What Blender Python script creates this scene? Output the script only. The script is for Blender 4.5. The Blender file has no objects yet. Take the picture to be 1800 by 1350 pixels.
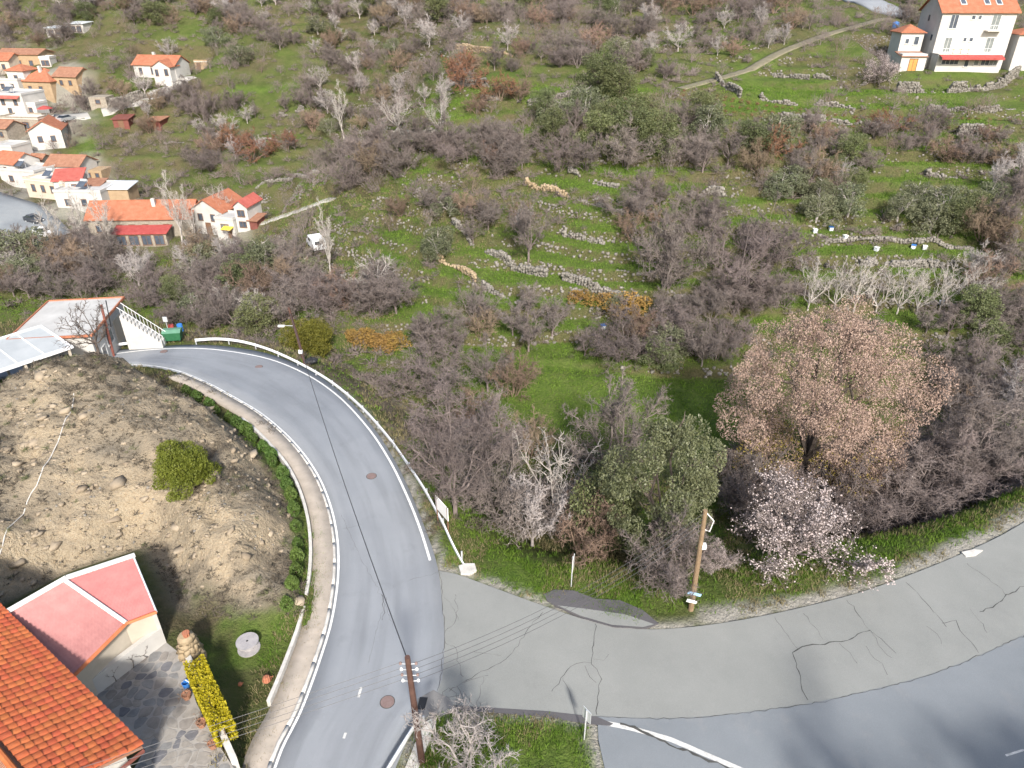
import bpy, math, random
import numpy as np
from mathutils import Vector, Matrix

# ------------------------------------------------------------------ camera, light, exposure
scene = bpy.context.scene
col = scene.collection
CAM_Z, PITCH, FPX = 33.0, math.radians(30.0), 1248.0
cam_d = bpy.data.cameras.new('camera'); cam = bpy.data.objects.new('camera', cam_d)
col.objects.link(cam); scene.camera = cam
cam.location = (0, 0, CAM_Z); cam.rotation_euler = (math.pi/2 - PITCH, 0, 0)
cam_d.sensor_width = 36.0; cam_d.lens = FPX/1800*36.0; cam_d.clip_end = 5000

SUN_DIR = Vector((0.17, -0.80, 0.62)).normalized()
world = bpy.data.worlds.new('World'); scene.world = world; world.use_nodes = True
wn = world.node_tree.nodes; wl = world.node_tree.links
sky = wn.new('ShaderNodeTexSky'); sky.sky_type = 'NISHITA'; sky.sun_disc = False
sky.sun_elevation = math.asin(SUN_DIR.z)
sky.sun_rotation = math.atan2(SUN_DIR.x, SUN_DIR.y)
sky.air_density = 1.2; sky.dust_density = 3.0; sky.ozone_density = 1.0
wl.new(sky.outputs[0], wn['Background'].inputs[0]); wn['Background'].inputs[1].default_value = 0.115
sun_d = bpy.data.lights.new('sun', 'SUN'); sun = bpy.data.objects.new('sun', sun_d); col.objects.link(sun)
sun_d.energy = 3.6; sun_d.angle = math.radians(5.0); sun_d.color = (1.0, 0.95, 0.88)
sun.rotation_euler = SUN_DIR.to_track_quat('Z', 'Y').to_euler(); sun.location = (20, -30, 80)
scene.view_settings.view_transform = 'Standard'; scene.view_settings.look = 'None'
scene.view_settings.exposure = 0.92; scene.view_settings.gamma = 1.0
scene.cycles.use_adaptive_sampling = True; scene.cycles.adaptive_threshold = 0.02
scene.cycles.max_bounces = 5; scene.cycles.diffuse_bounces = 2; scene.cycles.glossy_bounces = 2
scene.cycles.transparent_max_bounces = 4

RS = np.random.RandomState(7)

# ------------------------------------------------------------------ mesh helpers
def link(o, parent=None):
    col.objects.link(o)
    if parent is not None: o.parent = parent
    return o

def tag(o, label=None, cat=None, group=None, kind=None):
    if label: o['label'] = label
    if cat: o['category'] = cat
    if group: o['group'] = group
    if kind: o['kind'] = kind
    return o

def empty(name, loc, rz=0.0, label=None, cat=None, group=None):
    o = bpy.data.objects.new(name, None); o.empty_display_size = 0.3
    o.location = loc; o.rotation_euler = (0, 0, rz); col.objects.link(o)
    return tag(o, label, cat, group)

def np_mesh(name, V, F, mat=None, smooth=False):
    V = np.asarray(V, dtype=np.float32).reshape(-1, 3); F = np.asarray(F, dtype=np.int32)
    n, k = F.shape
    me = bpy.data.meshes.new(name)
    me.vertices.add(len(V)); me.vertices.foreach_set('co', V.ravel())
    me.loops.add(n*k); me.loops.foreach_set('vertex_index', F.ravel())
    me.polygons.add(n)
    me.polygons.foreach_set('loop_start', np.arange(0, n*k, k, dtype=np.int32))
    if smooth: me.polygons.foreach_set('use_smooth', np.ones(n, dtype=bool))
    me.update(calc_edges=True)
    if mat: me.materials.append(mat)
    return me

class MB:
    def __init__(s): s.v = []; s.f = []
    def poly(s, pts, base=None):
        n = len(s.v); s.v += [tuple(p) for p in pts]; s.f.append(tuple(range(n, n+len(pts)))); return s
    def hull8(s, P):          # P: 4 bottom then 4 top, counter-clockwise from above
        n = len(s.v); s.v += [tuple(p) for p in P]
        for f in ((3,2,1,0),(4,5,6,7),(0,1,5,4),(1,2,6,5),(2,3,7,6),(3,0,4,7)): s.f.append(tuple(n+i for i in f))
        return s
    def box(s, x0, x1, y0, y1, z0, z1):
        return s.hull8([(x0,y0,z0),(x1,y0,z0),(x1,y1,z0),(x0,y1,z0),(x0,y0,z1),(x1,y0,z1),(x1,y1,z1),(x0,y1,z1)])
    def obox(s, c, ax, ay, az, hx, hy, hz):
        c = Vector(c); ax, ay, az = Vector(ax)*hx, Vector(ay)*hy, Vector(az)*hz
        return s.hull8([c-ax-ay-az, c+ax-ay-az, c+ax+ay-az, c-ax+ay-az, c-ax-ay+az, c+ax-ay+az, c+ax+ay+az, c-ax+ay+az])
    def tube(s, pts, rads, n=6, cap=True):
        pts = [Vector(p) for p in pts]
        if not isinstance(rads, (list, tuple)): rads = [rads]*len(pts)
        rings = []
        for i, p in enumerate(pts):
            d = (pts[min(i+1, len(pts)-1)] - pts[max(i-1, 0)])
            d = d.normalized() if d.length > 1e-9 else Vector((0, 0, 1))
            u = d.cross(Vector((0.31, 0.17, 0.93)) if abs(d.z) < 0.8 else Vector((1, 0.1, 0))).normalized(); w = d.cross(u)
            b = len(s.v)
            for k in range(n):
                a = 2*math.pi*k/n; s.v.append(tuple(p + (u*math.cos(a) + w*math.sin(a))*rads[i]))
            rings.append(b)
        for a, b in zip(rings, rings[1:]):
            for k in range(n): s.f.append((a+k, a+(k+1) % n, b+(k+1) % n, b+k))
        if cap: s.f.append(tuple(rings[0]+k for k in reversed(range(n)))); s.f.append(tuple(rings[-1]+k for k in range(n)))
        return s
    def prism(s, poly, d):    # polygon (3-D points, one plane) swept by vector d
        n = len(s.v); k = len(poly); d = Vector(d)
        s.v += [tuple(Vector(p)) for p in poly] + [tuple(Vector(p)+d) for p in poly]
        s.f.append(tuple(n+i for i in reversed(range(k)))); s.f.append(tuple(n+k+i for i in range(k)))
        for i in range(k): s.f.append((n+i, n+(i+1) % k, n+k+(i+1) % k, n+k+i))
        return s
    def lathe(s, prof, n=12, c=(0, 0, 0)):
        b = len(s.v)
        for r, z in prof:
            for k in range(n):
                a = 2*math.pi*k/n; s.v.append((c[0]+r*math.cos(a), c[1]+r*math.sin(a), c[2]+z))
        for i in range(len(prof)-1):
            for k in range(n):
                s.f.append((b+i*n+k, b+i*n+(k+1) % n, b+(i+1)*n+(k+1) % n, b+(i+1)*n+k))
        s.f.append(tuple(b+k for k in reversed(range(n)))); s.f.append(tuple(b+(len(prof)-1)*n+k for k in range(n)))
        return s
    def mesh(s, name, mat):
        me = bpy.data.meshes.new(name); me.from_pydata(s.v, [], s.f); me.update()
        if mat: me.materials.append(mat)
        return me
    def build(s, name, mat, parent=None, smooth=False):
        me = s.mesh(name, mat)
        if smooth: me.polygons.foreach_set('use_smooth', [True]*len(me.polygons))
        return link(bpy.data.objects.new(name, me), parent)

def copy_tree(o, parent=None):
    c = o.copy(); col.objects.link(c); c.parent = parent
    for ch in list(o.children): copy_tree(ch, c)
    return c

# ------------------------------------------------------------------ materials
def srgb(r, g, b):
    f = lambda c: ((c/255+0.055)/1.055)**2.4 if c > 10 else c/255/12.92
    return (f(r), f(g), f(b))

def M(name, c, c2=None, rough=0.85, scale=2.0, var=0.2, bump=0.0, bscale=None, rnd=0.0, coords='Object', metal=0.0, spec=0.3, trans=0.0, detail=6.0):
    m = bpy.data.materials.new(name); m.use_nodes = True
    nt = m.node_tree; N = nt.nodes; L = nt.links; b = N['Principled BSDF']
    b.inputs['Roughness'].default_value = rough; b.inputs['Metallic'].default_value = metal
    b.inputs['Specular IOR Level'].default_value = spec
    if c2 is None: c1, c2 = tuple(x*(1-var) for x in c), tuple(x*(1+var) for x in c)
    else: c1 = c
    tc = N.new('ShaderNodeTexCoord'); nz = N.new('ShaderNodeTexNoise')
    src = tc.outputs['Object']
    if coords == 'World':
        g = N.new('ShaderNodeNewGeometry'); src = g.outputs['Position']
    L.new(src, nz.inputs['Vector']); nz.inputs['Scale'].default_value = scale
    nz.inputs['Detail'].default_value = detail; nz.inputs['Roughness'].default_value = 0.65
    mr = N.new('ShaderNodeMapRange'); mr.inputs[1].default_value = 0.3; mr.inputs[2].default_value = 0.7
    L.new(nz.outputs['Fac'], mr.inputs[0])
    mx = N.new('ShaderNodeMix'); mx.data_type = 'RGBA'
    L.new(mr.outputs[0], mx.inputs[0]); mx.inputs[6].default_value = (*c1, 1); mx.inputs[7].default_value = (*c2, 1)
    out = mx.outputs[2]
    if rnd > 0:
        oi = N.new('ShaderNodeObjectInfo'); hs = N.new('ShaderNodeHueSaturation')
        r1 = N.new('ShaderNodeMapRange'); r1.inputs[3].default_value = 1-rnd; r1.inputs[4].default_value = 1+rnd
        L.new(oi.outputs['Random'], r1.inputs[0]); L.new(r1.outputs[0], hs.inputs['Value'])
        mm = N.new('ShaderNodeMath'); mm.operation = 'MULTIPLY'; mm.inputs[1].default_value = 7.13
        fr = N.new('ShaderNodeMath'); fr.operation = 'FRACT'
        L.new(oi.outputs['Random'], mm.inputs[0]); L.new(mm.outputs[0], fr.inputs[0])
        r2 = N.new('ShaderNodeMapRange'); r2.inputs[3].default_value = 0.5-rnd*0.07; r2.inputs[4].default_value = 0.5+rnd*0.07
        L.new(fr.outputs[0], r2.inputs[0]); L.new(r2.outputs[0], hs.inputs['Hue'])
        L.new(out, hs.inputs['Color']); out = hs.outputs[0]
    L.new(out, b.inputs['Base Color'])
    if bump > 0:
        n2 = N.new('ShaderNodeTexNoise'); n2.inputs['Scale'].default_value = bscale or scale*4; n2.inputs['Detail'].default_value = 8
        L.new(src, n2.inputs['Vector']); bp = N.new('ShaderNodeBump'); bp.inputs['Strength'].default_value = bump; bp.inputs['Distance'].default_value = 0.05
        L.new(n2.outputs['Fac'], bp.inputs['Height']); L.new(bp.outputs[0], b.inputs['Normal'])
    if trans > 0:
        tr = N.new('ShaderNodeBsdfTranslucent'); ms = N.new('ShaderNodeMixShader'); ms.inputs[0].default_value = trans
        L.new(out, tr.inputs['Color']); L.new(b.outputs[0], ms.inputs[1]); L.new(tr.outputs[0], ms.inputs[2])
        L.new(ms.outputs[0], N['Material Output'].inputs['Surface'])
    return m

# ------------------------------------------------------------------ survey: sight lines onto level planes
SP, CP = math.sin(PITCH), math.cos(PITCH)
def ray(px, py):
    u, v = (px-900)/FPX, (675-py)/FPX
    return np.array([u, CP + v*SP, -SP + v*CP])
def zroad(Y):
    t = np.clip((np.asarray(Y, float)-45)/25, 0, 1); t = t*t*(3-2*t); return -2.2*t
def P(px, py, z=0.0):
    d = ray(px, py); t = (z-CAM_Z)/d[2]; return Vector((d[0]*t, d[1]*t, z))
def PR(px, py):              # onto the road surface
    z = 0.0
    for _ in range(6):
        p = P(px, py, z); z = float(zroad(p.y))
    return P(px, py, z)
def depth_of(p): return p[1]*CP + (CAM_Z-p[2])*SP
def W2(pts, z=0.0): return np.array([[P(a, b, z).x, P(a, b, z).y] for a, b in pts])

def sstep(a, b, x):
    t = np.clip((x-a)/(b-a), 0, 1); return t*t*(3-2*t)
def pl_dist(X, Y, poly, closed=True):
    d = np.full(np.shape(X), 1e9); n = len(poly)
    for i in range(n if closed else n-1):
        ax, ay = poly[i]; bx, by = poly[(i+1) % n]; dx, dy = bx-ax, by-ay; L2 = dx*dx+dy*dy+1e-12
        t = np.clip(((X-ax)*dx+(Y-ay)*dy)/L2, 0, 1); d = np.minimum(d, (X-ax-t*dx)**2+(Y-ay-t*dy)**2)
    return np.sqrt(d)
def inside(X, Y, poly):
    c = np.zeros(np.shape(X), bool); n = len(poly)
    for i in range(n):
        ax, ay = poly[i]; bx, by = poly[(i+1) % n]
        if ay == by: continue
        c ^= ((ay > Y) != (by > Y)) & (X < (bx-ax)*(Y-ay)/(by-ay)+ax)
    return c
def sdf(X, Y, poly): return np.where(inside(X, Y, poly), -1, 1)*pl_dist(X, Y, poly)
def resample(pts, step):
    pts = [np.array(p, float) for p in pts]; out = [pts[0]]
    # Catmull-Rom through the points
    n = len(pts)
    for i in range(n-1):
        p0, p1, p2, p3 = pts[max(i-1, 0)], pts[i], pts[i+1], pts[min(i+2, n-1)]
        k = max(1, int(np.linalg.norm(p2-p1)/step))
        for j in range(1, k+1):
            t = j/k; out.append(0.5*((2*p1)+(-p0+p2)*t+(2*p0-5*p1+4*p2-p3)*t*t+(-p0+3*p1-3*p2+p3)*t**3))
    return out
def vnoise(X, Y, s, seed=0):
    r = np.random.RandomState(seed); T = r.rand(64, 64)
    x, y = X/s, Y/s; xi, yi = np.floor(x).astype(int), np.floor(y).astype(int); fx, fy = x-xi, y-yi
    fx = fx*fx*(3-2*fx); fy = fy*fy*(3-2*fy); g = lambda a, b: T[a % 64, b % 64]
    return (g(xi, yi)*(1-fx)+g(xi+1, yi)*fx)*(1-fy)+(g(xi, yi+1)*(1-fx)+g(xi+1, yi+1)*fx)*fy
def fbm(X, Y, s, seed=0, o=4):
    a, v, t = 1.0, 0, 0
    for i in range(o): v = v+a*vnoise(X, Y, s/2**i, seed+i*3); t += a; a *= 0.5
    return v/t
# ------------------------------------------------------------------ road outlines (in metres, from sight lines)
A_left = [PR(*p).xy for p in [(420,1600),(476,1350),(523,1250),(560,1150),(580,1080),(590,1000),(586,930),(570,870),(545,820),(505,770),(455,727),(405,697),(358,672),(300,650),(230,642),(130,650),(0,665),(-150,690)]]
A_right = [PR(*p).xy for p in [(600,1600),(694,1350),(738,1255),(766,1225),(778,1190),(781,1110),(773,1020),(765,980),(746,925),(720,862),(692,806),(652,746),(602,692),(547,653),(480,624),(400,609),(330,606),(260,610),(180,617),(80,626),(-80,640)]]
A_L = resample(A_left, 0.8); A_R = resample(A_right, 0.8)
polyA = np.array([p for p in A_L] + [p for p in reversed(A_R)])
B_top = [(771,1003),(800,1008),(850,1026),(960,1066),(1050,1094),(1150,1106),(1300,1090),(1480,1050),(1600,1010),(1720,960),(1800,918),(1960,820),(2150,700)]
B_bot = [(2250,860),(2000,1010),(1800,1116),(1650,1180),(1500,1220),(1380,1243),(1200,1262),(1050,1259),(960,1250),(850,1243),(790,1238),(764,1228)]
B_t = resample([P(*p).xy for p in B_top], 0.8); B_b = resample([P(*p).xy for p in B_bot], 0.8)
polyB = np.array(B_t + B_b)
C_top = [(1046,1266),(1200,1264)] ; 
C_edge = resample([P(*p).xy for p in [(1050,1259),(1200,1262),(1380,1243),(1500,1220),(1650,1180),(1800,1116),(2000,1010),(2250,860)]], 0.8)
polyC = np.array(C_edge + [np.array(P(*p).xy) for p in [(2500,1000),(2400,1600),(1300,1900),(1090,1600),(1063,1350),(1052,1300)]])
road_polys = [polyA, polyB, polyC]

knoll = W2([(556,1090),(545,1010),(538,930),(515,858),(470,800),(420,752),(360,708),(300,672),(200,668),(60,690),(-150,730),(-700,800),(-700,1100),(-120,1120),(10,1078),(120,1014),(240,972),(262,1010),(300,1090),(420,1095)], 0.6)
house_pad = W2([(-500,1200),(10,1070),(122,1010),(246,970),(286,1075),(325,1130),(372,1230),(430,1370),(300,1700),(-500,1700)], 1.2)

pc_k = np.array([[-200,0],[28,0],[33,-0.6],[38,-3],[46,-6.2],[56,-8],[68,-7.4],[80,-3.5],[95,1],[108,5.5],[123,11],[133,14.2],[146,17.4],[170,22],[200,27.5],[260,38],[400,75],[900,230],[2500,500]])
pl_k = np.array([[-200,0],[52,0],[60,-2.2],[68,-4],[82,-9],[100,-10.2],[115,-8.8],[130,-6.6],[150,-3],[167,1.2],[187,10.5],[205,16],[230,25],[270,36],[400,75],[900,230],[2500,500]])
_tt = np.arange(-200, 2500, 0.5)
def _prof(k):
    z = np.interp(_tt, k[:, 0], k[:, 1]); w = np.hanning(21); w /= w.sum(); zp = np.pad(z, 10, mode='edge'); return np.convolve(zp, w, 'valid')
_pc, _pl = _prof(pc_k), _prof(pl_k)

pads = []       # (polygon, z, feather) platforms cut for houses
def height(X, Y):
    zc = np.interp(Y, _tt, _pc); zl = np.interp(Y, _tt, _pl)
    w = sstep(-6, -50, X + 8*(fbm(X, Y, 40, 3)-0.5))
    z = zc*(1-w)+zl*w
    far = sstep(60, 90, Y)
    # spur that carries the curved terraces, and the side valleys
    z += far*2.2*np.exp(-((X-12)/20)**2-((Y-96)/20)**2)
    z += far*(-2.0)*np.exp(-((X-45)/16)**2-((Y-84)/22)**2)
    z += far*(-1.2)*np.exp(-((X+20)/14)**2-((Y-122)/24)**2)
    z += far*5.0*(fbm(X, Y, 55, 11)-0.5) + far*1.6*(fbm(X, Y, 14, 12)-0.5)
    z += -1.5*sstep(34, 44, Y)*sstep(20, 34, X)*(1-sstep(60, 80, Y))
    # terraces: level treads and steep risers along the contours
    th = 1.5 + 0*X
    q = (z + 3.2*(fbm(X, Y, 26, 21)-0.5))/th; fl = np.floor(q); fr = q-fl
    zt = (fl + 0.18*fr + 0.82*sstep(0.72, 0.91, fr))*th
    amt = sstep(70, 78, Y + 0.25*np.abs(X))*np.maximum(sstep(0.30, 0.62, fbm(X, Y, 34, 5)), sstep(-14, -4, X)*(1-sstep(125, 140, Y)))
    z = z*(1-amt) + (zt-0.35*th)*amt
    # fine unevenness
    z += 0.5*(fbm(X, Y, 5, 30)-0.5)*sstep(2, 12, np.minimum(np.abs(Y-20)+5, 12))
    # knoll of earth and rock inside the bend
    near = (X < 5) & (Y < 80) & (Y > 10)
    dk = np.where(near, -sdf(X, Y, knoll), -5)
    n1 = fbm(X, Y, 6, 40); n2 = fbm(X, Y, 2.2, 41)
    dd = dk + 2.2*(n1-0.5)
    kn = (3.0*sstep(0, 3.6, dd)+2.0*sstep(2.5, 11, dd))*sstep(-0.2, 1.2, dk)*(0.8+0.4*n1)
    kn = kn*(0.62+0.38*sstep(-50, -34, X)) + 3.0*sstep(1.0, 6, dk)*sstep(38, 52, Y)*sstep(-16, -26, X)*(0.25+0.75*sstep(-46, -34, X))
    kq = kn/0.75 + 0.25*X + 1.6*(n1-0.5); kf = kq-np.floor(kq); face = 1-sstep(5.0, 8.5, dk)
    rid = 1-np.abs(fbm(X*0.8+0.3*Y, Y*0.55, 3.4, 47, 3)-0.5)*4; kn -= sstep(0.6, 2.5, dk)*0.55*np.clip(rid, 0, 1)**3
    kn += sstep(0.4, 2.0, dk)*(1.2*(n2-0.5)+0.5*(fbm(X, Y, 0.9, 43)-0.5)) + face*sstep(0.5, 1.5, dk)*(0.55*(sstep(0.55, 0.95, kf)-kf)+0.7*np.abs(fbm(X+0.5*Y, Y, 1.8, 44)-0.5))
    base_near = np.where(dk > -1, 0.35+0*z, z)
    z = np.where(dk > -1.0, np.where(dk > 0, 0.35+kn, 0.35*sstep(-1, 0, dk)+z*(1-sstep(-1, 0, dk))), z)
    for poly, zz, fe in [(house_pad, 1.2, 1.6)] + pads:
        cx, cy = poly.mean(0); r = np.abs(poly-poly.mean(0)).max()+fe+2
        m = (np.abs(X-cx) < r) & (np.abs(Y-cy) < r)
        if not m.any(): continue
        t = 1-sstep(0, fe, sdf(X[m], Y[m], poly)); z[m] = z[m]*(1-t)+zz*t
    # roads: level shelf with shoulders
    rd = np.full(np.shape(X), 1e3); m = (Y < 95) & (np.abs(X) < 90)
    for poly in road_polys: rd[m] = np.minimum(rd[m], sdf(X[m], Y[m], poly))
    zr = zroad(Y)
    inner = inside(X, Y, knoll) | inside(X, Y, house_pad)
    t = 1-sstep(0.5, np.where(inner, 2.0, 8.5), rd)
    z = z*(1-t) + (zr-0.03+0.10*(fbm(X, Y, 1.6, 50)-0.5)*sstep(0.1, 1.0, rd))*t
    z = np.where(rd < 0.12, zr-0.16, z)
    return z, rd, dk

def axis(segs):
    out = []
    for a, b, n0 in segs: out.append(np.arange(a, b, n0))
    return np.concatenate(out)
gx_in = axis([(-75, 75, 0.55), (75, 150, 1.1)]); neg = -axis([(75.5, 150, 1.1)])[::-1]
far_x = 150*1.22**np.arange(1, 14)
GX = np.concatenate([-far_x[::-1], neg, gx_in, far_x])
GY = np.concatenate([-40*1.35**np.arange(8, -1, -1), axis([(-35, 14, 3.5), (14, 95, 0.45), (95, 235, 0.75)]), 235+2*1.2**np.arange(0, 33)])
TX, TY = np.meshgrid(GX, GY)

def build_terrain():
    global TZ, TRD, TDK
    TZ, TRD, TDK = height(TX.copy(), TY.copy())
def hz(x, y):
    i = int(np.clip(np.searchsorted(GX, x)-1, 0, len(GX)-2)); j = int(np.clip(np.searchsorted(GY, y)-1, 0, len(GY)-2))
    fx = (x-GX[i])/(GX[i+1]-GX[i]); fy = (y-GY[j])/(GY[j+1]-GY[j])
    return float((TZ[j, i]*(1-fx)+TZ[j, i+1]*fx)*(1-fy)+(TZ[j+1, i]*(1-fx)+TZ[j+1, i+1]*fx)*fy)
def hzv(x, y, A=None):
    A = TZ if A is None else A
    i = np.clip(np.searchsorted(GX, x)-1, 0, len(GX)-2); j = np.clip(np.searchsorted(GY, y)-1, 0, len(GY)-2)
    fx = (x-GX[i])/(GX[i+1]-GX[i]); fy = (y-GY[j])/(GY[j+1]-GY[j])
    return (A[j, i]*(1-fx)+A[j, i+1]*fx)*(1-fy)+(A[j+1, i]*(1-fx)+A[j+1, i+1]*fx)*fy
_ts = np.concatenate([np.arange(18, 120, 0.2), np.arange(120, 420, 0.5)])
def G(px, py):               # sight line onto the ground
    d = ray(px, py); x, y, z = d[0]*_ts, d[1]*_ts, CAM_Z+d[2]*_ts
    h = hzv(x, y); k = np.nonzero(z < h)[0]
    k = k[0] if len(k) else len(_ts)-1
    a, b = z[k-1]-h[k-1], h[k]-z[k]; t = _ts[k-1]+(_ts[k]-_ts[k-1])*(a/(a+b+1e-9) if k > 0 else 0)
    q = d*t; return Vector((q[0], q[1], hz(q[0], q[1])))
def Gxy(pts): return np.array([[*G(a, b).xy] for a, b in pts])
build_terrain()
# platforms for the larger houses
def pad_at(px, py, w, d, fe=4.0, dz=0.0, rot=0.0):
    c = G(px, py); ca, sa = math.cos(rot), math.sin(rot)
    q = [(-w/2, -1.0), (w/2, -1.0), (w/2, d), (-w/2, d)]
    pads.append((np.array([[c.x+a*ca-b*sa, c.y+a*sa+b*ca] for a, b in q]), c.z+dz, fe))
pad_at(1710, 124, 26, 16, 5.0, 0.2)
pad_at(290, 416, 34, 14, 5.0)
pad_at(278, 134, 15, 12, 4.0)
pad_at(110, 352, 30, 16, 5.0)
pad_at(40, 205, 24, 14, 4.0)
def bench(pts, w):           # level bench cut for a lane
    q = [G(*a) for a in pts]; xy = np.array(resample([[p.x, p.y] for p in q], 1.6)); z = hzv(xy[:, 0], xy[:, 1]); k = 15; z = np.convolve(np.pad(z, k//2, mode='edge'), np.hanning(k+2)[1:-1]/np.hanning(k+2)[1:-1].sum(), 'valid')
    for i, (x, y) in enumerate(xy): pads.append((np.array([[x+math.cos(a)*w/2, y+math.sin(a)*w/2] for a in np.arange(0, 6.2, 0.785)]), float(z[i]), 1.6))
    return [tuple(p) for p in xy]
LANE_INN = bench([(425,412),(588,345)], 3.6); LANE_TRACK = bench([(1195,160),(1330,117),(1560,32)], 3.0)
pads.append((W2([(-60,680),(60,672),(210,632),(330,612),(330,585),(200,545),(40,560),(-200,600)], -2.2), -2.25, 3.0))
build_terrain()

# ------------------------------------------------------------------ ground cover masks
def pmask(px_poly, soft=2.0, direct=None):
    poly = Gxy(px_poly) if direct is None else direct
    cx, cy = poly.mean(0); r = np.abs(poly-poly.mean(0)).max()+soft*2; out = np.zeros_like(TX)
    m = (np.abs(TX-cx) < r) & (np.abs(TY-cy) < r)
    out[m] = 1-sstep(-soft, soft, sdf(TX[m], TY[m], poly)+2*soft*(fbm(TX[m], TY[m], 3, 77)-0.5)); return out
green = np.zeros_like(TX)
for pp, a in [([(676,330),(700,300),(772,270),(745,325),(705,368)],1), ([(915,150),(1035,150),(1010,166),(925,178)],1), ([(845,180),(920,176),(915,192),(850,192)],1),
          ([(970,300),(1100,330),(1095,360),(1000,345)],1), ([(940,355),(1010,355),(1135,385),(1130,440),(1010,420)],0.9), ([(1395,395),(1730,425),(1715,462),(1410,455)],1),
          ([(375,425),(440,408),(430,445),(385,448)],1), ([(860,700),(960,640),(1060,640),(1060,690),(900,730)],0.85), ([(380,158),(530,143),(525,160),(390,174)],1),
          ([(1190,350),(1270,335),(1255,375)],1), ([(120,235),(180,250),(172,272),(118,272)],1), ([(1580,130),(1755,122),(1745,155),(1590,160)],0.9),
          ([(770,400),(870,440),(1000,495),(950,520),(800,470)],0.6), ([(1190,470),(1340,470),(1330,520),(1200,500)],0.7), ([(760,300),(980,290),(1000,470),(820,440)],0.4),
          ([(1400,480),(1480,470),(1470,520)],0.9), ([(1650,560),(1800,560),(1800,660),(1690,650)],0.6), ([(1240,240),(1760,255),(1760,330),(1560,330)],0.45), ([(1240,290),(1400,280),(1390,320)],0.7),
          ([(290,575),(400,570),(390,592),(300,600)],0.9), ([(500,360),(660,350),(700,480),(560,440)],0.45), ([(380,260),(640,240),(560,320),(330,320)],0.45), ([(1200,620),(1260,600),(1260,720),(1190,700)],0.6),
          ([(590,620),(740,710),(720,720),(600,640)],0.6), ([(510,545),(580,535),(570,560),(520,565)],0.8), ([(1080,830),(1300,860),(1300,950),(1100,960)],0.5)]:
    green = np.maximum(green, a*pmask(pp, 2.2))
verge = (TY < 60) & (TX > -9) & (TRD > 0.2) & (TRD < 9)
green = np.where(verge, np.maximum(green, sstep(0.4, 1.4, TRD+1.2*(fbm(TX, TY, 2, 61)-0.5))*(1-sstep(3, 8, TRD))*(0.45+0.55*sstep(0.38, 0.58, fbm(TX, TY, 3.2, 73)))), green)
green = np.where((TY < 35) & (TX < 8) & (TX > -6) & (TRD > 0.1), sstep(0.2, 0.6, fbm(TX, TY, 1.6, 62)), green)
dry = sstep(0.42, 0.62, fbm(TX, TY, 12, 63)); dry = np.where(TX > -10, dry*sstep(60, 120, TY), dry)
dry = np.where((TY < 80) & (TX < -6) & (TRD < 12) & (TRD > 0) & (TDK < -1) & (TY > 38), 0.85*sstep(0, 2.5, TRD)*(1-sstep(7, 12, TRD)), dry)
strawy = np.maximum.reduce([pmask([(1185,165),(1260,150),(1420,210),(1330,235),(1220,200)], 2), pmask([(1290,130),(1540,110),(1560,160),(1320,150)], 2), 0.8*pmask([(1340,95),(1560,70),(1560,105),(1380,120)], 2)])
dry = np.maximum(dry, strawy*0.9)
soil = np.where(TDK > -0.3, sstep(-0.3, 1.0, TDK), 0)
lawn = pmask([(330,1130),(345,1060),(440,1075),(500,1060),(545,1060),(530,1160),(490,1230),(460,1350),(415,1340)], 0.9, W2([(330,1130),(345,1060),(440,1075),(505,1060),(545,1060),(530,1160),(490,1230),(455,1350),(415,1340)], 0.6))
soil = soil*(1-0.85*lawn); green = np.maximum(green, lawn*sstep(0.4, 0.62, fbm(TX, TY, 3.5, 66)))
hedge_strip = (TX < -5) & (TDK > -2.5) & (TDK < 0.9) & (TRD < 5) & (TY < 48) & (TY > 24)
green = np.where(hedge_strip, np.maximum(green, 0.8), green); soil = np.where(hedge_strip, soil*0.3, soil)
gz, gxx = np.gradient(TZ, GY, GX); slope = np.sqrt(gz**2+gxx**2)
dry = np.where(TY > 68, np.maximum(dry, 0.9*sstep(0.45, 0.9, slope)), dry); green = np.where(TY > 68, green*(1-0.7*sstep(0.5, 1.0, slope)), green)
flatn = 1-0.8*sstep(0.5, 0.95, slope); reg = sstep(-34, -10, TX)*sstep(50, 62, TY)*(1-0.45*sstep(140, 185, TY)); tone = 0.30+0.55*sstep(0.36, 0.60, fbm(TX, TY, 11, 71))
green = np.where(TY > 50, np.maximum(green, reg*tone*flatn), green); green = np.where(TY > 75, np.maximum(green, (1-reg)*0.58*tone*flatn*sstep(0.30, 0.5, fbm(TX, TY, 20, 72))), green)
dry = dry*(1-0.55*np.clip(green, 0, 1))
kn_n = fbm(TX, TY, 5, 68)
ochre = soil*np.clip(sstep(0.52, 0.64, kn_n)*0.45 + sstep(0.75, 1.3, slope)*0.8 + pmask(None, 1.5, W2([(0,1040),(60,960),(150,870),(330,860),(470,930),(480,980),(300,980),(240,960),(120,1005)], 2.0))*0.9 + pmask(None, 2, W2([(0,800),(130,700),(110,860),(0,960)], 4.0))*0.5, 0, 1)
gravel = np.where((TRD > 0) & (TY < 60), 1-sstep(0.15, 0.9, TRD+0.6*(fbm(TX, TY, 1.2, 69)-0.5)), 0)
gravel = np.maximum(gravel, pmask(None, 0.5, W2([(1230,1095),(1400,1068),(1480,1050),(1620,1005),(1730,955),(1800,918),(1800,880),(1700,935),(1560,1005),(1380,1050),(1230,1070)], 0)))

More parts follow.
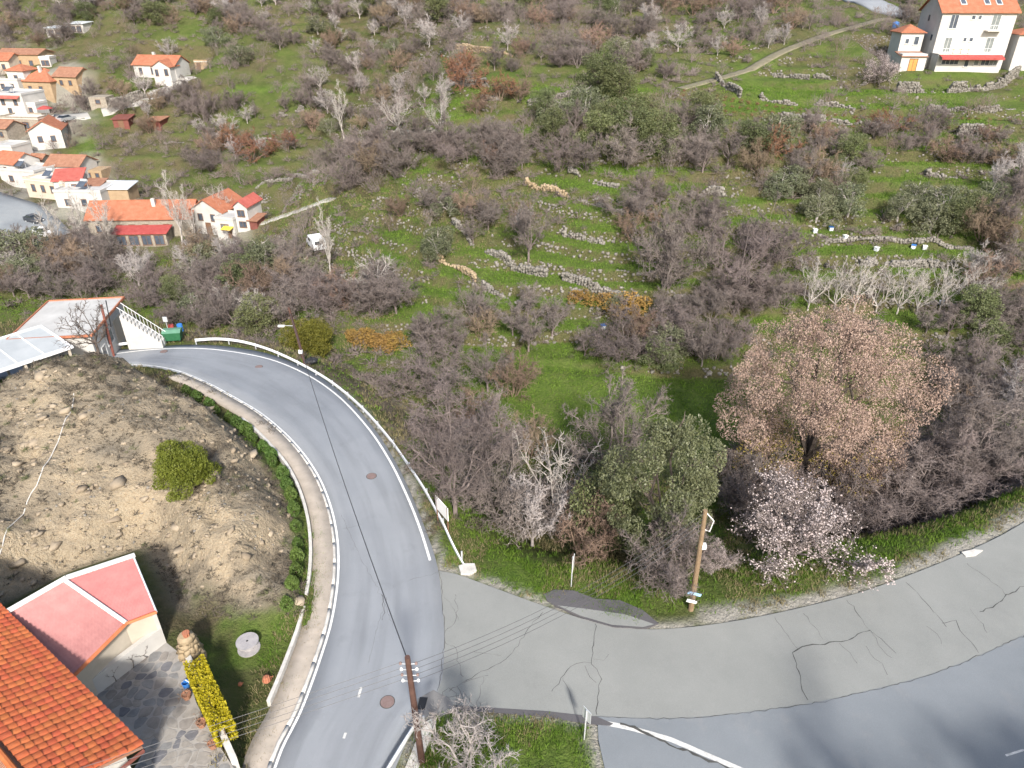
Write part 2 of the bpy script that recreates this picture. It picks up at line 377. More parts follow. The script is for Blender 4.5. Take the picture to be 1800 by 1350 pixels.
vill = pmask([(-60,80),(90,85),(150,130),(165,205),(120,260),(190,300),(240,350),(440,400),(440,425),(300,445),(-60,460)], 3.0); green = green*(1-0.75*vill*sstep(0.35, 0.55, fbm(TX, TY, 6, 74))); gravel = np.maximum(gravel, 0.75*vill*sstep(0.40, 0.60, fbm(TX, TY, 7, 75))); dry = np.maximum(dry, 0.7*vill)
ground_mat = bpy.data.materials.new('ground_cover'); ground_mat.use_nodes = True
def ground_nodes():
    nt = ground_mat.node_tree; N = nt.nodes; L = nt.links; b = N['Principled BSDF']; b.inputs['Roughness'].default_value = 0.95; b.inputs['Specular IOR Level'].default_value = 0.1
    geo = N.new('ShaderNodeNewGeometry'); pos = geo.outputs['Position']
    at = N.new('ShaderNodeAttribute'); at.attribute_name = 'cover'; sp = N.new('ShaderNodeSeparateColor'); L.new(at.outputs['Color'], sp.inputs[0])
    at2 = N.new('ShaderNodeAttribute'); at2.attribute_name = 'cover_b'; sp2 = N.new('ShaderNodeSeparateColor'); L.new(at2.outputs['Color'], sp2.inputs[0])
    def noise(s, d=6, r=0.65, lo=0.3, hi=0.7):
        n = N.new('ShaderNodeTexNoise'); n.inputs['Scale'].default_value = s; n.inputs['Detail'].default_value = d; n.inputs['Roughness'].default_value = r
        L.new(pos, n.inputs['Vector']); m = N.new('ShaderNodeMapRange'); m.inputs[1].default_value = lo; m.inputs[2].default_value = hi; L.new(n.outputs['Fac'], m.inputs[0]); return m.outputs[0]
    def mix(f, a, b_):
        m = N.new('ShaderNodeMix'); m.data_type = 'RGBA'; m.clamp_factor = True
        for s, k in ((f, 0), (a, 6), (b_, 7)):
            if isinstance(s, tuple): m.inputs[k].default_value = (*s, 1)
            elif isinstance(s, float): m.inputs[k].default_value = s
            else: L.new(s, m.inputs[k])
        return m.outputs[2]
    def math_(op, a, b_):
        m = N.new('ShaderNodeMath'); m.operation = op; m.use_clamp = True
        for s, k in ((a, 0), (b_, 1)):
            if isinstance(s, float): m.inputs[k].default_value = s
            else: L.new(s, m.inputs[k])
        return m.outputs[0]
    big = noise(0.09, 4); mid = noise(0.6, 4); fine = noise(4.0, 4, 0.75); vf = noise(14.0, 3, 0.8)
    olive = mix(mid, (0.045, 0.072, 0.016), (0.092, 0.112, 0.034))
    olive = mix(math_('MULTIPLY', fine, 0.55), olive, (0.095, 0.085, 0.042))
    c = mix(math_('MULTIPLY', math_('ADD', sp.outputs[1], math_('MULTIPLY', big, 0.25)), math_('ADD', 0.35, mid)), olive, mix(fine, (0.072, 0.062, 0.033), (0.14, 0.115, 0.068)))
    grass = mix(fine, (0.042, 0.098, 0.010), (0.105, 0.175, 0.026)); grass = mix(math_('MULTIPLY', mid, 0.55), grass, (0.15, 0.16, 0.055))
    c = mix(math_('MULTIPLY', sp.outputs[0], math_('ADD', 0.55, mid)), c, grass)
    earth = mix(mid, (0.165, 0.14, 0.105), (0.25, 0.22, 0.172)); earth = mix(math_('MULTIPLY', fine, 0.65), earth, (0.10, 0.08, 0.06)); earth = mix(math_('MULTIPLY', vf, 0.35), earth, (0.29, 0.26, 0.21))
    c = mix(sp.outputs[2], c, earth)
    rock = mix(fine, (0.25, 0.175, 0.095), (0.40, 0.325, 0.225)); rock = mix(math_('MULTIPLY', vf, 0.6), rock, (0.50, 0.44, 0.34))
    c = mix(math_('MULTIPLY', sp2.outputs[0], math_('ADD', 0.35, mid)), c, rock)
    grv = mix(vf, (0.20, 0.19, 0.165), (0.40, 0.38, 0.34))
    c = mix(sp2.outputs[1], c, grv)
    L.new(c, b.inputs['Base Color'])
    n = N.new('ShaderNodeTexNoise'); n.inputs['Scale'].default_value = 3.5; n.inputs['Detail'].default_value = 4; n.inputs['Roughness'].default_value = 0.75; L.new(pos, n.inputs['Vector'])
    bp = N.new('ShaderNodeBump'); bp.inputs['Strength'].default_value = 1.0; bp.inputs['Distance'].default_value = 0.32; L.new(n.outputs['Fac'], bp.inputs['Height']); L.new(bp.outputs[0], b.inputs['Normal'])
ground_nodes()
ny, nx = TX.shape
idx = np.arange(ny*nx).reshape(ny, nx)
Fq = np.stack([idx[:-1, :-1], idx[:-1, 1:], idx[1:, 1:], idx[1:, :-1]], -1).reshape(-1, 4)
gme = np_mesh('ground', np.stack([TX, TY, TZ], -1), Fq, ground_mat, True)
for nm, ch in (('cover', (green, dry, soil)), ('cover_b', (ochre, gravel, green*0))):
    a = gme.color_attributes.new(nm, 'FLOAT_COLOR', 'POINT')
    a.data.foreach_set('color', np.stack([*ch, np.ones_like(TX)], -1).astype(np.float32).ravel())
ground = link(bpy.data.objects.new('ground', gme)); tag(ground, 'grassy terraced hillside, earth banks and verges', None, None, 'structure')

# ------------------------------------------------------------------ roads
def asphalt(name, ca, cb, speck=0.06, stain=(0.10, 0.10, 0.105), stain_amt=0.25, streak=0.0):
    m = bpy.data.materials.new(name); m.use_nodes = True
    nt = m.node_tree; N = nt.nodes; L = nt.links; b = N['Principled BSDF']; b.inputs['Roughness'].default_value = 0.88; b.inputs['Specular IOR Level'].default_value = 0.25
    g = N.new('ShaderNodeNewGeometry'); pos = g.outputs['Position']
    def nz(s, d, lo, hi, r=0.6):
        n = N.new('ShaderNodeTexNoise'); n.inputs['Scale'].default_value = s; n.inputs['Detail'].default_value = d; n.inputs['Roughness'].default_value = r; L.new(pos, n.inputs['Vector'])
        q = N.new('ShaderNodeMapRange'); q.inputs[1].default_value = lo; q.inputs[2].default_value = hi; L.new(n.outputs['Fac'], q.inputs[0]); return q.outputs[0]
    def mx(f, a, c, k=1.0):
        q = N.new('ShaderNodeMix'); q.data_type = 'RGBA'; q.clamp_factor = True
        if k != 1.0:
            mm = N.new('ShaderNodeMath'); mm.operation = 'MULTIPLY'; mm.inputs[1].default_value = k; L.new(f, mm.inputs[0]); f = mm.outputs[0]
        L.new(f, q.inputs[0])
        for s, i in ((a, 6), (c, 7)):
            if isinstance(s, tuple): q.inputs[i].default_value = (*s, 1)
            else: L.new(s, q.inputs[i])
        return q.outputs[2]
    c = mx(nz(0.22, 5, 0.3, 0.7), ca, cb)
    c = mx(nz(0.55, 7, 0.56, 0.75, 0.7), c, stain, stain_amt)
    uv = N.new('ShaderNodeAttribute'); uv.attribute_name = 'along'; mp = N.new('ShaderNodeMapping'); mp.inputs['Scale'].default_value = (7.0, 0.05, 1.0); L.new(uv.outputs['Vector'], mp.inputs[0])
    sn = N.new('ShaderNodeTexNoise'); sn.inputs['Scale'].default_value = 1.0; sn.inputs['Detail'].default_value = 5; L.new(mp.outputs[0], sn.inputs['Vector'])
    sr = N.new('ShaderNodeMapRange'); sr.inputs[1].default_value = 0.45; sr.inputs[2].default_value = 0.7; L.new(sn.outputs['Fac'], sr.inputs[0]); c = mx(sr.outputs[0], c, tuple(x*0.72 for x in ca), streak)
    c = mx(nz(1.6, 8, 0.58, 0.72, 0.75), c, tuple(x*1.25 for x in cb), 0.25)
    c = mx(nz(34, 3, 0.35, 0.65), c, tuple(x*0.55 for x in ca), 0.22)
    c = mx(nz(60, 2, 0.55, 0.75), c, tuple(min(1, x*1.9) for x in cb), 0.35)
    L.new(c, b.inputs['Base Color'])
    n = N.new('ShaderNodeTexNoise'); n.inputs['Scale'].default_value = 45; n.inputs['Detail'].default_value = 4; L.new(pos, n.inputs['Vector'])
    bp = N.new('ShaderNodeBump'); bp.inputs['Strength'].default_value = 0.35; bp.inputs['Distance'].default_value = 0.02; L.new(n.outputs['Fac'], bp.inputs['Height']); L.new(bp.outputs[0], b.inputs['Normal'])
    return m
asph_main = asphalt('asphalt_main', (0.225, 0.24, 0.262), (0.262, 0.278, 0.30), streak=0.6)
asph_old = asphalt('asphalt_old', (0.205, 0.212, 0.203), (0.25, 0.256, 0.245), stain_amt=0.15)
asph_low = asphalt('asphalt_smooth', (0.165, 0.182, 0.198), (0.205, 0.222, 0.238), stain=(0.27, 0.26, 0.25), stain_amt=0.35)
asph_dark = asphalt('asphalt_patch', (0.075, 0.072, 0.078), (0.12, 0.115, 0.12))
paint = M('road_paint', (0.82, 0.82, 0.80), (0.55, 0.56, 0.56), rough=0.7, scale=3.0, coords='World')
paint_worn = M('worn_road_paint', (0.70, 0.69, 0.66), (0.34, 0.34, 0.33), rough=0.8, scale=5.0, coords='World')
concrete = M('concrete', (0.42, 0.365, 0.31), (0.31, 0.275, 0.235), rough=0.9, scale=1.3, bump=0.2, coords='World')
concrete_w = M('white_concrete', (0.60, 0.58, 0.55), (0.40, 0.385, 0.355), rough=0.9, scale=2.0, bump=0.2, coords='World')
crack_m = M('crack', (0.065, 0.065, 0.062), var=0.3, rough=1.0)
def strip(name, Lp, Rp, zf, mat, parent=None, skirt=0.15):
    n = len(Lp); m = 5; V = []; F = []
    for i in range(n):
        for k in range(m+1):
            t = k/m; x, y = Lp[i][0]*(1-t)+Rp[i][0]*t, Lp[i][1]*(1-t)+Rp[i][1]*t; V.append((x, y, zf(x, y)))
    for i in range(n-1):
        for k in range(m):
            a = i*(m+1)+k; F.append((a, a+1, a+m+2, a+m+1))
    if skirt:
        b = len(V)
        for i in range(n):
            for k in (0, m): x, y, z = V[i*(m+1)+k]; V.append((x, y, z-skirt))
        for i in range(n-1):
            F.append((i*(m+1), (i+1)*(m+1), b+2*i+2, b+2*i)); F.append(((i+1)*(m+1)+m, i*(m+1)+m, b+2*i+1, b+2*i+3))
    me = np_mesh(name, V, F, mat)
    if name == 'main_road':
        at = me.attributes.new('along', 'FLOAT_VECTOR', 'POINT'); at.data.foreach_set('vector', np.array([((i % (m+1))/m if i < n*(m+1) else 0.0, float(min(i//(m+1), n)), 0.0) for i in range(len(V))], dtype=np.float32).ravel())
    return link(bpy.data.objects.new(name, me), parent)
def even(pts, n):
    p = np.array([list(q) for q in pts]); s = np.concatenate([[0], np.cumsum(np.linalg.norm(np.diff(p, axis=0), axis=1))]); t = np.linspace(0, s[-1], n)
    return np.stack([np.interp(t, s, p[:, k]) for k in range(p.shape[1])], -1)
def flatpoly(name, pts, z, mat, parent=None, thick=0.12):
    mb = MB(); mb.prism([(p[0], p[1], z-thick) for p in pts], (0, 0, thick)); o = mb.build(name, mat, parent); return o
def offs(pts, d):
    p = np.array([list(q)[:2] for q in pts]); t = np.gradient(p, axis=0); t /= np.linalg.norm(t, axis=1)[:, None]+1e-9
    return p + np.stack([-t[:, 1], t[:, 0]], -1)*d
zr = lambda x, y: float(zroad(y))
NA = 170
EL, ER = even(A_L, NA), even(A_R, NA)
# pair stations by nearest point so that the strip stays square across the bend
ER = np.array([A_Rd for A_Rd in even(A_R, NA)])
main_road = strip('main_road', EL, ER, zr, asph_main); tag(main_road, 'curving grey two-lane asphalt road round the earth knoll', None, None, 'structure')
side_road = flatpoly('side_road', polyB, -0.012, asph_old); tag(side_road, 'older cracked pale asphalt road joining at the junction', None, None, 'structure')
low_road = flatpoly('lower_road', polyC, -0.004, asph_low); tag(low_road, 'smooth blue-grey asphalt road beside the cracked lane', None, None, 'structure')
def ribbon(name, pts, w, mat, parent, zf, dz=0.006, step=0.5):
    p = even(pts, max(2, int(sum(np.linalg.norm(np.diff(np.array([list(q) for q in pts]), axis=0), axis=1))/step)+1))
    return strip(name, offs(p, w/2), offs(p, -w/2), lambda x, y: zf(x, y)+dz, mat, parent, 0)
EdgeL = offs(EL, -0.18); EdgeR = [PR(*p).xy for p in [(756,985),(737,925),(712,864),(684,808),(645,750),(594,696),(540,659),(476,632),(400,617),(330,612),(262,615),(200,622)]]
EdgeR = resample(EdgeR, 0.8)
ribbon('edge_line', EdgeL[4:150], 0.13, paint, main_road, zr)
ribbon('edge_line', EdgeR, 0.16, paint, main_road, zr)
for a, b in (((630,1226),(635,1208)), ((604,1298),(608,1288))):
    ribbon('centre_dash', [PR(*a).xy, PR(*b).xy], 0.13, paint_worn, main_road, zr)
def jag(pts, amp, step, rs):
    p = resample(pts, step); out = []
    for i, q in enumerate(p): out.append(q + (rs.randn(2)*amp if 0 < i < len(p)-1 else 0))
    return out
rsc = np.random.RandomState(3)
def crack(pts, parent, w=0.035, zf=zr, amp=0.05):
    p = jag([PR(*q).xy for q in pts], amp, 0.28, rsc); L_, R_ = offs(p, 0.5), offs(p, -0.5); c = np.array(p)
    ww = (w*0.62*(0.3+rsc.rand(len(p))*1.0))[:, None]; L_, R_ = c+(L_-c)*ww*1.0, c+(R_-c)*ww*1.0
    V = []; F = []
    for i in range(len(p)): V += [(*L_[i], zf(*L_[i])+0.006), (*R_[i], zf(*R_[i])+0.006)]
    for i in range(len(p)-1): F.append((2*i, 2*i+1, 2*i+3, 2*i+2))
    return link(bpy.data.objects.new('crack', np_mesh('crack', V, F, crack_m)), parent)
zB = lambda x, y: -0.012
for pts, w in [([(1046,1096),(1043,1140),(1040,1165),(1055,1185),(1052,1215),(1049,1256)],.07), ([(1040,1165),(1015,1168),(990,1185),(970,1215)],.05), ([(1028,1170),(1035,1190),(1048,1200)],.03),([(1043,1158),(1060,1158),(1070,1150)],.03),
        ([(955,1076),(930,1105),(905,1140),(880,1165),(830,1190),(790,1215)],.045), ([(1362,1085),(1380,1110),(1402,1140)],.04), ([(1393,1147),(1400,1165),(1405,1190),(1420,1230)],.075),
        ([(1393,1147),(1410,1137),(1440,1133),(1480,1128),(1510,1116),(1530,1108)],.10), ([(1412,1078),(1430,1103),(1447,1124)],.05), ([(1488,1054),(1510,1082),(1530,1108),(1555,1130),(1575,1148)],.055),
        ([(1475,1130),(1495,1148),(1507,1166)],.045), ([(1530,1108),(1550,1140),(1568,1156)],.03), ([(1522,1135),(1545,1165),(1560,1186)],.03), ([(1592,1023),(1620,1050),(1645,1080),(1664,1102)],.05), ([(1656,1095),(1682,1092),(1687,1108),(1705,1128),(1720,1147)],.06),
        ([(1700,990),(1745,1022),(1768,1046)],.04), ([(1722,1075),(1750,1063),(1770,1046),(1800,1030),(1830,1010)],.09), ([(1705,1070),(1722,1090),(1735,1112)],.03), ([(1628,1100),(1648,1115),(1655,1132)],.03),
        ([(800,1045),(802,1085),(782,1110),(784,1130),(800,1137),(806,1160),(815,1190)],.035), ([(780,1050),(800,1070),(806,1090)],.025), ([(832,1145),(860,1150),(880,1152)],.025), ([(790,1210),(800,1220),(803,1240)],.05), ([(803,1205),(812,1225),(803,1240),(785,1232),(776,1215),(790,1208)],.035), ([(775,1222),(790,1226),(810,1222)],.03),
        ([(815,1200),(835,1192),(858,1187)],.03), ([(815,1215),(830,1238),(842,1248)],.025), ([(850,1190),(843,1225),(838,1250)],.025), ([(990,1190),(1002,1225),(1012,1262)],.025), ([(770,1012),(785,1005),(792,1000)],.03)]:
    crack(pts, side_road, w, zB)
for pts, w in [([(773,1000),(777,1040),(781,1110),(779,1160),(774,1195),(768,1215)],.05), ([(600,905),(625,960),(650,1010),(668,1040),(690,1100)],.02), ([(671,1045),(675,1070),(672,1090)],.06), ([(680,1050),(660,1110),(648,1165)],.02), ([(566,858),(590,850),(610,845)],.02), ([(720,1020),(750,1012),(775,1006)],.02), ([(440,690),(480,665)],.02), ([(602,930),(640,920)],.02)]:
    crack(pts, main_road, w)
crack([(1050,1260),(1200,1263),(1380,1244),(1500,1221),(1650,1181),(1800,1117)], low_road, .05, lambda x, y: -0.004, 0.03)
crack([(1090,1272),(1150,1295),(1220,1325),(1290,1352)], low_road, .22, lambda x, y: 0.004, 0.04)
ribbon('worn_line', [P(*p).xy for p in [(1050,1268),(1110,1280),(1180,1300),(1240,1326),(1310,1356)]], 0.26, paint_worn, low_road, lambda x, y: -0.004)
for a, b in (((1768,1328),(1800,1318)),): ribbon('worn_line', [P(*a).xy, P(*b).xy], 0.10, paint_worn, low_road, lambda x, y: -0.004)
# dark strip and kerb along the grass island
isl = W2([(790,1250),(850,1252),(960,1260),(1000,1268),(1046,1270),(1052,1300),(1063,1350),(1090,1600),(650,1600),(716,1350),(740,1310),(765,1268)], 0)
flatpoly('dark_seam', W2([(800,1240),(960,1250),(1050,1260),(1078,1272),(1072,1276),(1030,1272),(960,1260),(800,1247)]), 0.004, asph_dark, side_road, 0.03)
flatpoly('patch', W2([(735,1228),(762,1213),(790,1228),(803,1250),(775,1258),(745,1268),(733,1262),(731,1245)]), 0.012, asphalt('grey_patch', (0.17,0.165,0.16), (0.21,0.205,0.2)), main_road, 0.05)
lay = flatpoly('asphalt_spill', W2([(955,1045),(975,1036),(1010,1038),(1045,1052),(1090,1055),(1130,1072),(1158,1096),(1135,1104),(1080,1102),(1030,1088),(985,1068),(962,1056)], 0.05), 0.05, asph_dark, side_road, 0.2)
flatpoly('grey_strip', W2([(980,1064),(1030,1070),(1100,1080),(1150,1097),(1130,1102),(1075,1098),(1020,1082)], 0.056), 0.056, asph_old, side_road, 0.02)
# raised pavement with kerb on the inside of the bend
PL = EL[5:118]
def solid_strip(name, a, b, z0, z1, mat, parent=None):
    V = []; F = []; n = len(a)
    for i in range(n):
        for p in (a[i], b[i]):
            z = float(zroad(p[1])); V += [(p[0], p[1], z+z0), (p[0], p[1], z+z1)]
    for i in range(n-1):
        o = 4*i; q = o+4
        F += [(o+1, o+3, q+3, q+1), (o, o+1, q+1, q), (o+3, o+2, q+2, q+3)]
    F += [(0, 2, 3, 1), (4*n-4, 4*n-3, 4*n-1, 4*n-2)]
    return link(bpy.data.objects.new(name, np_mesh(name, V, F, mat)), parent)
pavement = solid_strip('pavement', offs(PL, 0.16), offs(PL, 1.42), -0.2, 0.13, concrete); tag(pavement, 'narrow concrete pavement along the inside of the bend', None, None, 'structure')
kn = len(PL); kk = 0
for a in range(0, kn-1, 4):
    e = min(a+4, kn-1)
    seg = PL[a:e+1]; g0 = offs(PL, 0.0)[a:e+1].copy(); g1 = offs(PL, 0.155)[a:e+1].copy()
    for g in (g0, g1):
        g[-1] = g[-2]+(g[-1]-g[-2])*0.995
    solid_strip('kerb_stone', g0, g1, -0.2, 0.14+0.006*rsc.rand(), concrete_w, pavement)
# ------------------------------------------------------------------ building materials
def roof_tile_mat(name, c1, c2, scale=3.2):
    m = M(name, c1, c2, rough=0.8, scale=1.2)
    nt = m.node_tree; N = nt.nodes; L = nt.links; tc = N.new('ShaderNodeTexCoord'); w = N.new('ShaderNodeTexWave'); w.inputs['Scale'].default_value = scale; w.inputs['Distortion'].default_value = 0.6
    L.new(tc.outputs['Object'], w.inputs['Vector']); bp = N.new('ShaderNodeBump'); bp.inputs['Strength'].default_value = 0.6; bp.inputs['Distance'].default_value = 0.06
    L.new(w.outputs['Fac'], bp.inputs['Height']); L.new(bp.outputs[0], N['Principled BSDF'].inputs['Normal']); return m
t_orange = roof_tile_mat('tile_orange', (0.33, 0.115, 0.06), (0.44, 0.185, 0.11))
t_brown = roof_tile_mat('tile_weathered', (0.25, 0.12, 0.075), (0.38, 0.20, 0.13))
t_red = roof_tile_mat('tile_red', (0.36, 0.08, 0.065), (0.48, 0.14, 0.11))
w_white = M('wall_white', (0.52, 0.505, 0.48), (0.42, 0.405, 0.38), rough=0.85, scale=0.6)
w_cream = M('wall_cream', (0.52, 0.46, 0.38), (0.42, 0.37, 0.30), rough=0.9, scale=0.8)
w_stone = M('wall_stone', (0.20, 0.175, 0.14), (0.34, 0.30, 0.25), rough=0.95, scale=2.2, bump=0.5)
w_mud = M('wall_mudbrick', (0.29, 0.205, 0.125), (0.40, 0.295, 0.19), rough=0.95, scale=1.0, bump=0.3)
w_grey = M('wall_grey', (0.42, 0.40, 0.38), (0.55, 0.53, 0.50), rough=0.9, scale=0.8)
slab_w = M('roof_slab_white', (0.48, 0.475, 0.465), (0.35, 0.345, 0.335), rough=0.8, scale=0.5)
slab_c = M('roof_slab_cement', (0.52, 0.49, 0.45), (0.66, 0.63, 0.59), rough=0.9, scale=0.5)
sheet = M('metal_sheet', (0.55, 0.60, 0.64), (0.68, 0.72, 0.75), rough=0.45, scale=1.0, metal=0.2)
glass = M('window_glass', (0.05, 0.06, 0.08), (0.10, 0.12, 0.15), rough=0.12, scale=1.0, spec=0.6)
glass_l = M('curtained_glass', (0.13, 0.15, 0.155), (0.22, 0.24, 0.235), rough=0.2, scale=2.0, spec=0.5)
frame_w = M('frame_white', (0.56, 0.56, 0.55), var=0.06, rough=0.6)
frame_b = M('frame_brown', (0.16, 0.09, 0.055), var=0.2, rough=0.7)
wood_o = M('door_ochre', (0.42, 0.20, 0.05), (0.52, 0.28, 0.09), rough=0.7, scale=2)
red_m = M('red_paint', (0.30, 0.045, 0.04), (0.40, 0.09, 0.08), rough=0.6, scale=1.5)
red_dk = M('red_dark', (0.13, 0.045, 0.035), (0.21, 0.075, 0.06), rough=0.8, scale=1.5)
metal_w = M('painted_metal_white', (0.74, 0.75, 0.76), var=0.07, rough=0.5)
metal_g = M('galvanised', (0.50, 0.52, 0.54), (0.66, 0.68, 0.70), rough=0.45, scale=2, metal=0.35)
blue_m = M('blue_plastic', (0.04, 0.18, 0.52), var=0.15, rough=0.5)
black_m = M('black_rubber', (0.02, 0.021, 0.024), var=0.2, rough=0.6)
yellow_m = M('yellow_paint', (0.72, 0.50, 0.06), var=0.1, rough=0.6)
BLOCK = []
def stones_mesh(name, pts, size, mat, rs, parent=None, flat=0.7):
    base = np.array([[-1,-1,-1],[1,-1,-1],[1,1,-1],[-1,1,-1],[-1,-1,1],[1,-1,1],[1,1,1],[-1,1,1]], float)*0.5; base[4:, :2] *= 0.72
    m = len(pts); V = np.repeat(base[None], m, 0)*(0.75+0.5*rs.rand(m, 8, 3)); az = rs.rand(m)*6.28; ca, sa = np.cos(az)[:, None], np.sin(az)[:, None]
    V *= (size[:, None, None]*np.stack([0.8+0.6*rs.rand(m), 0.8+0.4*rs.rand(m), flat*(0.7+0.6*rs.rand(m))], -1)[:, None, :]); x, y = V[..., 0].copy(), V[..., 1].copy(); V[..., 0] = x*ca-y*sa; V[..., 1] = x*sa+y*ca
    V += pts[:, None, :]; f = np.array([(3,2,1,0),(4,5,6,7),(0,1,5,4),(1,2,6,5),(2,3,7,6),(3,0,4,7)]); F = (np.arange(m)[:, None, None]*8+f).reshape(-1, 4)
    return link(bpy.data.objects.new(name, np_mesh(name, V.reshape(-1, 3), F, mat)), parent)
st_och = M('stone_ochre', (0.22, 0.16, 0.09), (0.38, 0.305, 0.205), scale=0.8, coords='World', bump=0.3)
st_gry = M('stone_grey', (0.12, 0.112, 0.098), (0.27, 0.25, 0.222), scale=1.2, coords='World', bump=0.3)

def opening(parent, face, u0, u1, z0, z1, W, D, fm=frame_w, gm=glass, name='window', off=0.0):
    """a framed window or door on a face of a block: front, back, left, right"""
    def bx(mb, a0, a1, b0, b1, t0, t1):
        if face == 'front': mb.box(a0, a1, off-t1, off-t0, b0, b1)
        elif face == 'back': mb.box(W-a1, W-a0, D+t0, D+t1, b0, b1)
        elif face == 'left': mb.box(-t1, -t0, a0, a1, b0, b1)
        else: mb.box(W+t0, W+t1, a0, a1, b0, b1)
    f = MB(); t = min(0.09, (u1-u0)*0.14)
    bx(f, u0-t, u0, z0-t, z1+t, 0.001, 0.07); bx(f, u1, u1+t, z0-t, z1+t, 0.001, 0.07); bx(f, u0, u1, z1, z1+t, 0.001, 0.07); bx(f, u0-t*1.3, u1+t*1.3, z0-t*1.4, z0, 0.002, 0.11)
    if u1-u0 > 1.0: m = (u0+u1)/2; bx(f, m-0.03, m+0.03, z0, z1, 0.001, 0.06)
    o = f.build(name, fm, parent); g = MB(); bx(g, u0, u1, z0, z1, 0.0015, 0.02); g.build('pane' if name == 'window' else 'door_leaf', gm, o); return o

def gable(W, D, h, rh, ov, axis, t=0.14):
    """roof slab section (chevron) and gable infill for a ridge along x or y"""
    roof, infill = MB(), MB()
    if axis == 'x':
        k = rh/(D/2); e = ov*k
        roof.prism([(-ov, -ov, h-e), (-ov, D/2, h+rh), (-ov, D+ov, h-e), (-ov, D+ov, h-e+t), (-ov, D/2, h+rh+t), (-ov, -ov, h-e+t)], (W+2*ov, 0, 0))
        infill.prism([(0.01, 0, h-0.01), (0.01, D, h-0.01), (0.01, D/2, h+rh-0.02)], (W-0.02, 0, 0))
    else:
        k = rh/(W/2); e = ov*k
        roof.prism([(-ov, -ov, h-e), (-ov, -ov, h-e+t), (W/2, -ov, h+rh+t), (W+ov, -ov, h-e+t), (W+ov, -ov, h-e), (W/2, -ov, h+rh)], (0, D+2*ov, 0))
        infill.prism([(0, 0.01, h-0.01), (W/2, 0.01, h+rh-0.02), (W, 0.01, h-0.01)], (0, D-0.02, 0))
    return roof, infill
def hip(W, D, h, rh, ov, t=0.12):
    r = MB(); m = min(W, D)/2+ov; z = h; x0, x1, y0, y1 = -ov, W+ov, -ov, D+ov
    if W >= D: a, b = (x0+m, D/2, z+t+rh), (x1-m, D/2, z+t+rh)
    else: a, b = (W/2, y0+m, z+t+rh), (W/2, y1-m, z+t+rh)
    c = [(x0, y0, z), (x1, y0, z), (x1, y1, z), (x0, y1, z)]; d = [(p[0], p[1], z+t) for p in c]; n = 0
    r.v = c+d+[a, b]; r.f = [(3,2,1,0), (0,1,5,4), (1,2,6,5), (2,3,7,6), (3,0,4,7)]
    r.f += [(4,5,9,8), (5,6,9), (6,7,8,9), (7,4,8)] if W >= D else [(4,5,8), (5,6,9,8), (6,7,9), (7,4,8,9)]
    return r
def building(px, py, wpx, D, h, label, roof='gx', rh=1.5, wm=w_white, rm=t_orange, rot=0.0, wins=(), doors=(), ov=0.35, name='house', cat='house', group=None, fm=frame_b, gm=glass, chim=None, dz=0.0, front=True):
    p = G(px, py); W = wpx*depth_of(p)/FPX; rz = math.radians(rot)
    c = Vector((p.x, p.y, p.z+dz))-Vector((math.cos(rz), math.sin(rz), 0))*W/2
    e = empty(name, c, rz, label, cat, group); BLOCK.append((c.x+W/2*math.cos(rz)-D/2*math.sin(rz), c.y+D/2*math.cos(rz)+W/2*math.sin(rz), max(W, D)*0.55+0.8))
    mb = MB(); mb.box(0, W, 0, D, -3.0, h); r = None
    if roof in ('gx', 'gy'):
        r, inf = gable(W, D, h, rh, ov, roof[1]); n = len(mb.v); mb.v += inf.v; mb.f += [tuple(i+n for i in f) for f in inf.f]
    elif roof == 'hip': r = hip(W, D, h, rh, ov)
    elif roof == 'shed': r = MB().hull8([(-ov,-ov,h-0.05),(W+ov,-ov,h-0.05),(W+ov,D+ov,h+rh),(-ov,D+ov,h+rh),(-ov,-ov,h+0.08),(W+ov,-ov,h+0.08),(W+ov,D+ov,h+rh+0.13),(-ov,D+ov,h+rh+0.13)]); mb.prism([(0.01,0.02,h-0.06),(0.01,D,h-0.06),(0.01,D,h+rh-0.08)], (W-0.02,0,0))
    elif roof == 'flat':
        r = MB(); r.box(-0.08, W+0.08, -0.08, D+0.08, h+0.002, h+0.16); q = 0.18
        pp = MB(); pp.box(-0.08, W+0.08, -0.08, -0.08+q, h+0.16, h+0.5); pp.box(-0.08, W+0.08, D+0.08-q, D+0.08, h+0.16, h+0.5); pp.box(-0.08, -0.08+q, -0.08+q, D+0.08-q, h+0.16, h+0.5); pp.box(W+0.08-q, W+0.08, -0.08+q, D+0.08-q, h+0.16, h+0.5)
    mb.build('wall', wm, e)
    if r:
        ro = r.build('roof', rm, e)
        if roof == 'flat': pp.build('parapet', wm, ro)
        if roof in ('gx',): MB().tube([(-ov, D/2, h+rh+0.13), (W+ov, D/2, h+rh+0.13)], 0.11, 6).build('ridge', rm, ro)
        if chim: MB().box(chim[0]*W-0.3, chim[0]*W+0.3, chim[1]*D-0.3, chim[1]*D+0.3, h, h+rh+0.7).build('chimney', w_white, ro)
    for fc, us, z0, z1, w in wins:
        for u in us:
            S = W if fc in ('front', 'back') else D; opening(e, fc, u*S-w/2, u*S+w/2, z0, z1, W, D, fm, gm)
    for fc, u, w, z1 in doors:
        S = W if fc in ('front', 'back') else D; opening(e, fc, u*S-w/2, u*S+w/2, 0.05, z1, W, D, fm, frame_b, 'door')
    e['W'] = W; del e['W']
    return e, W

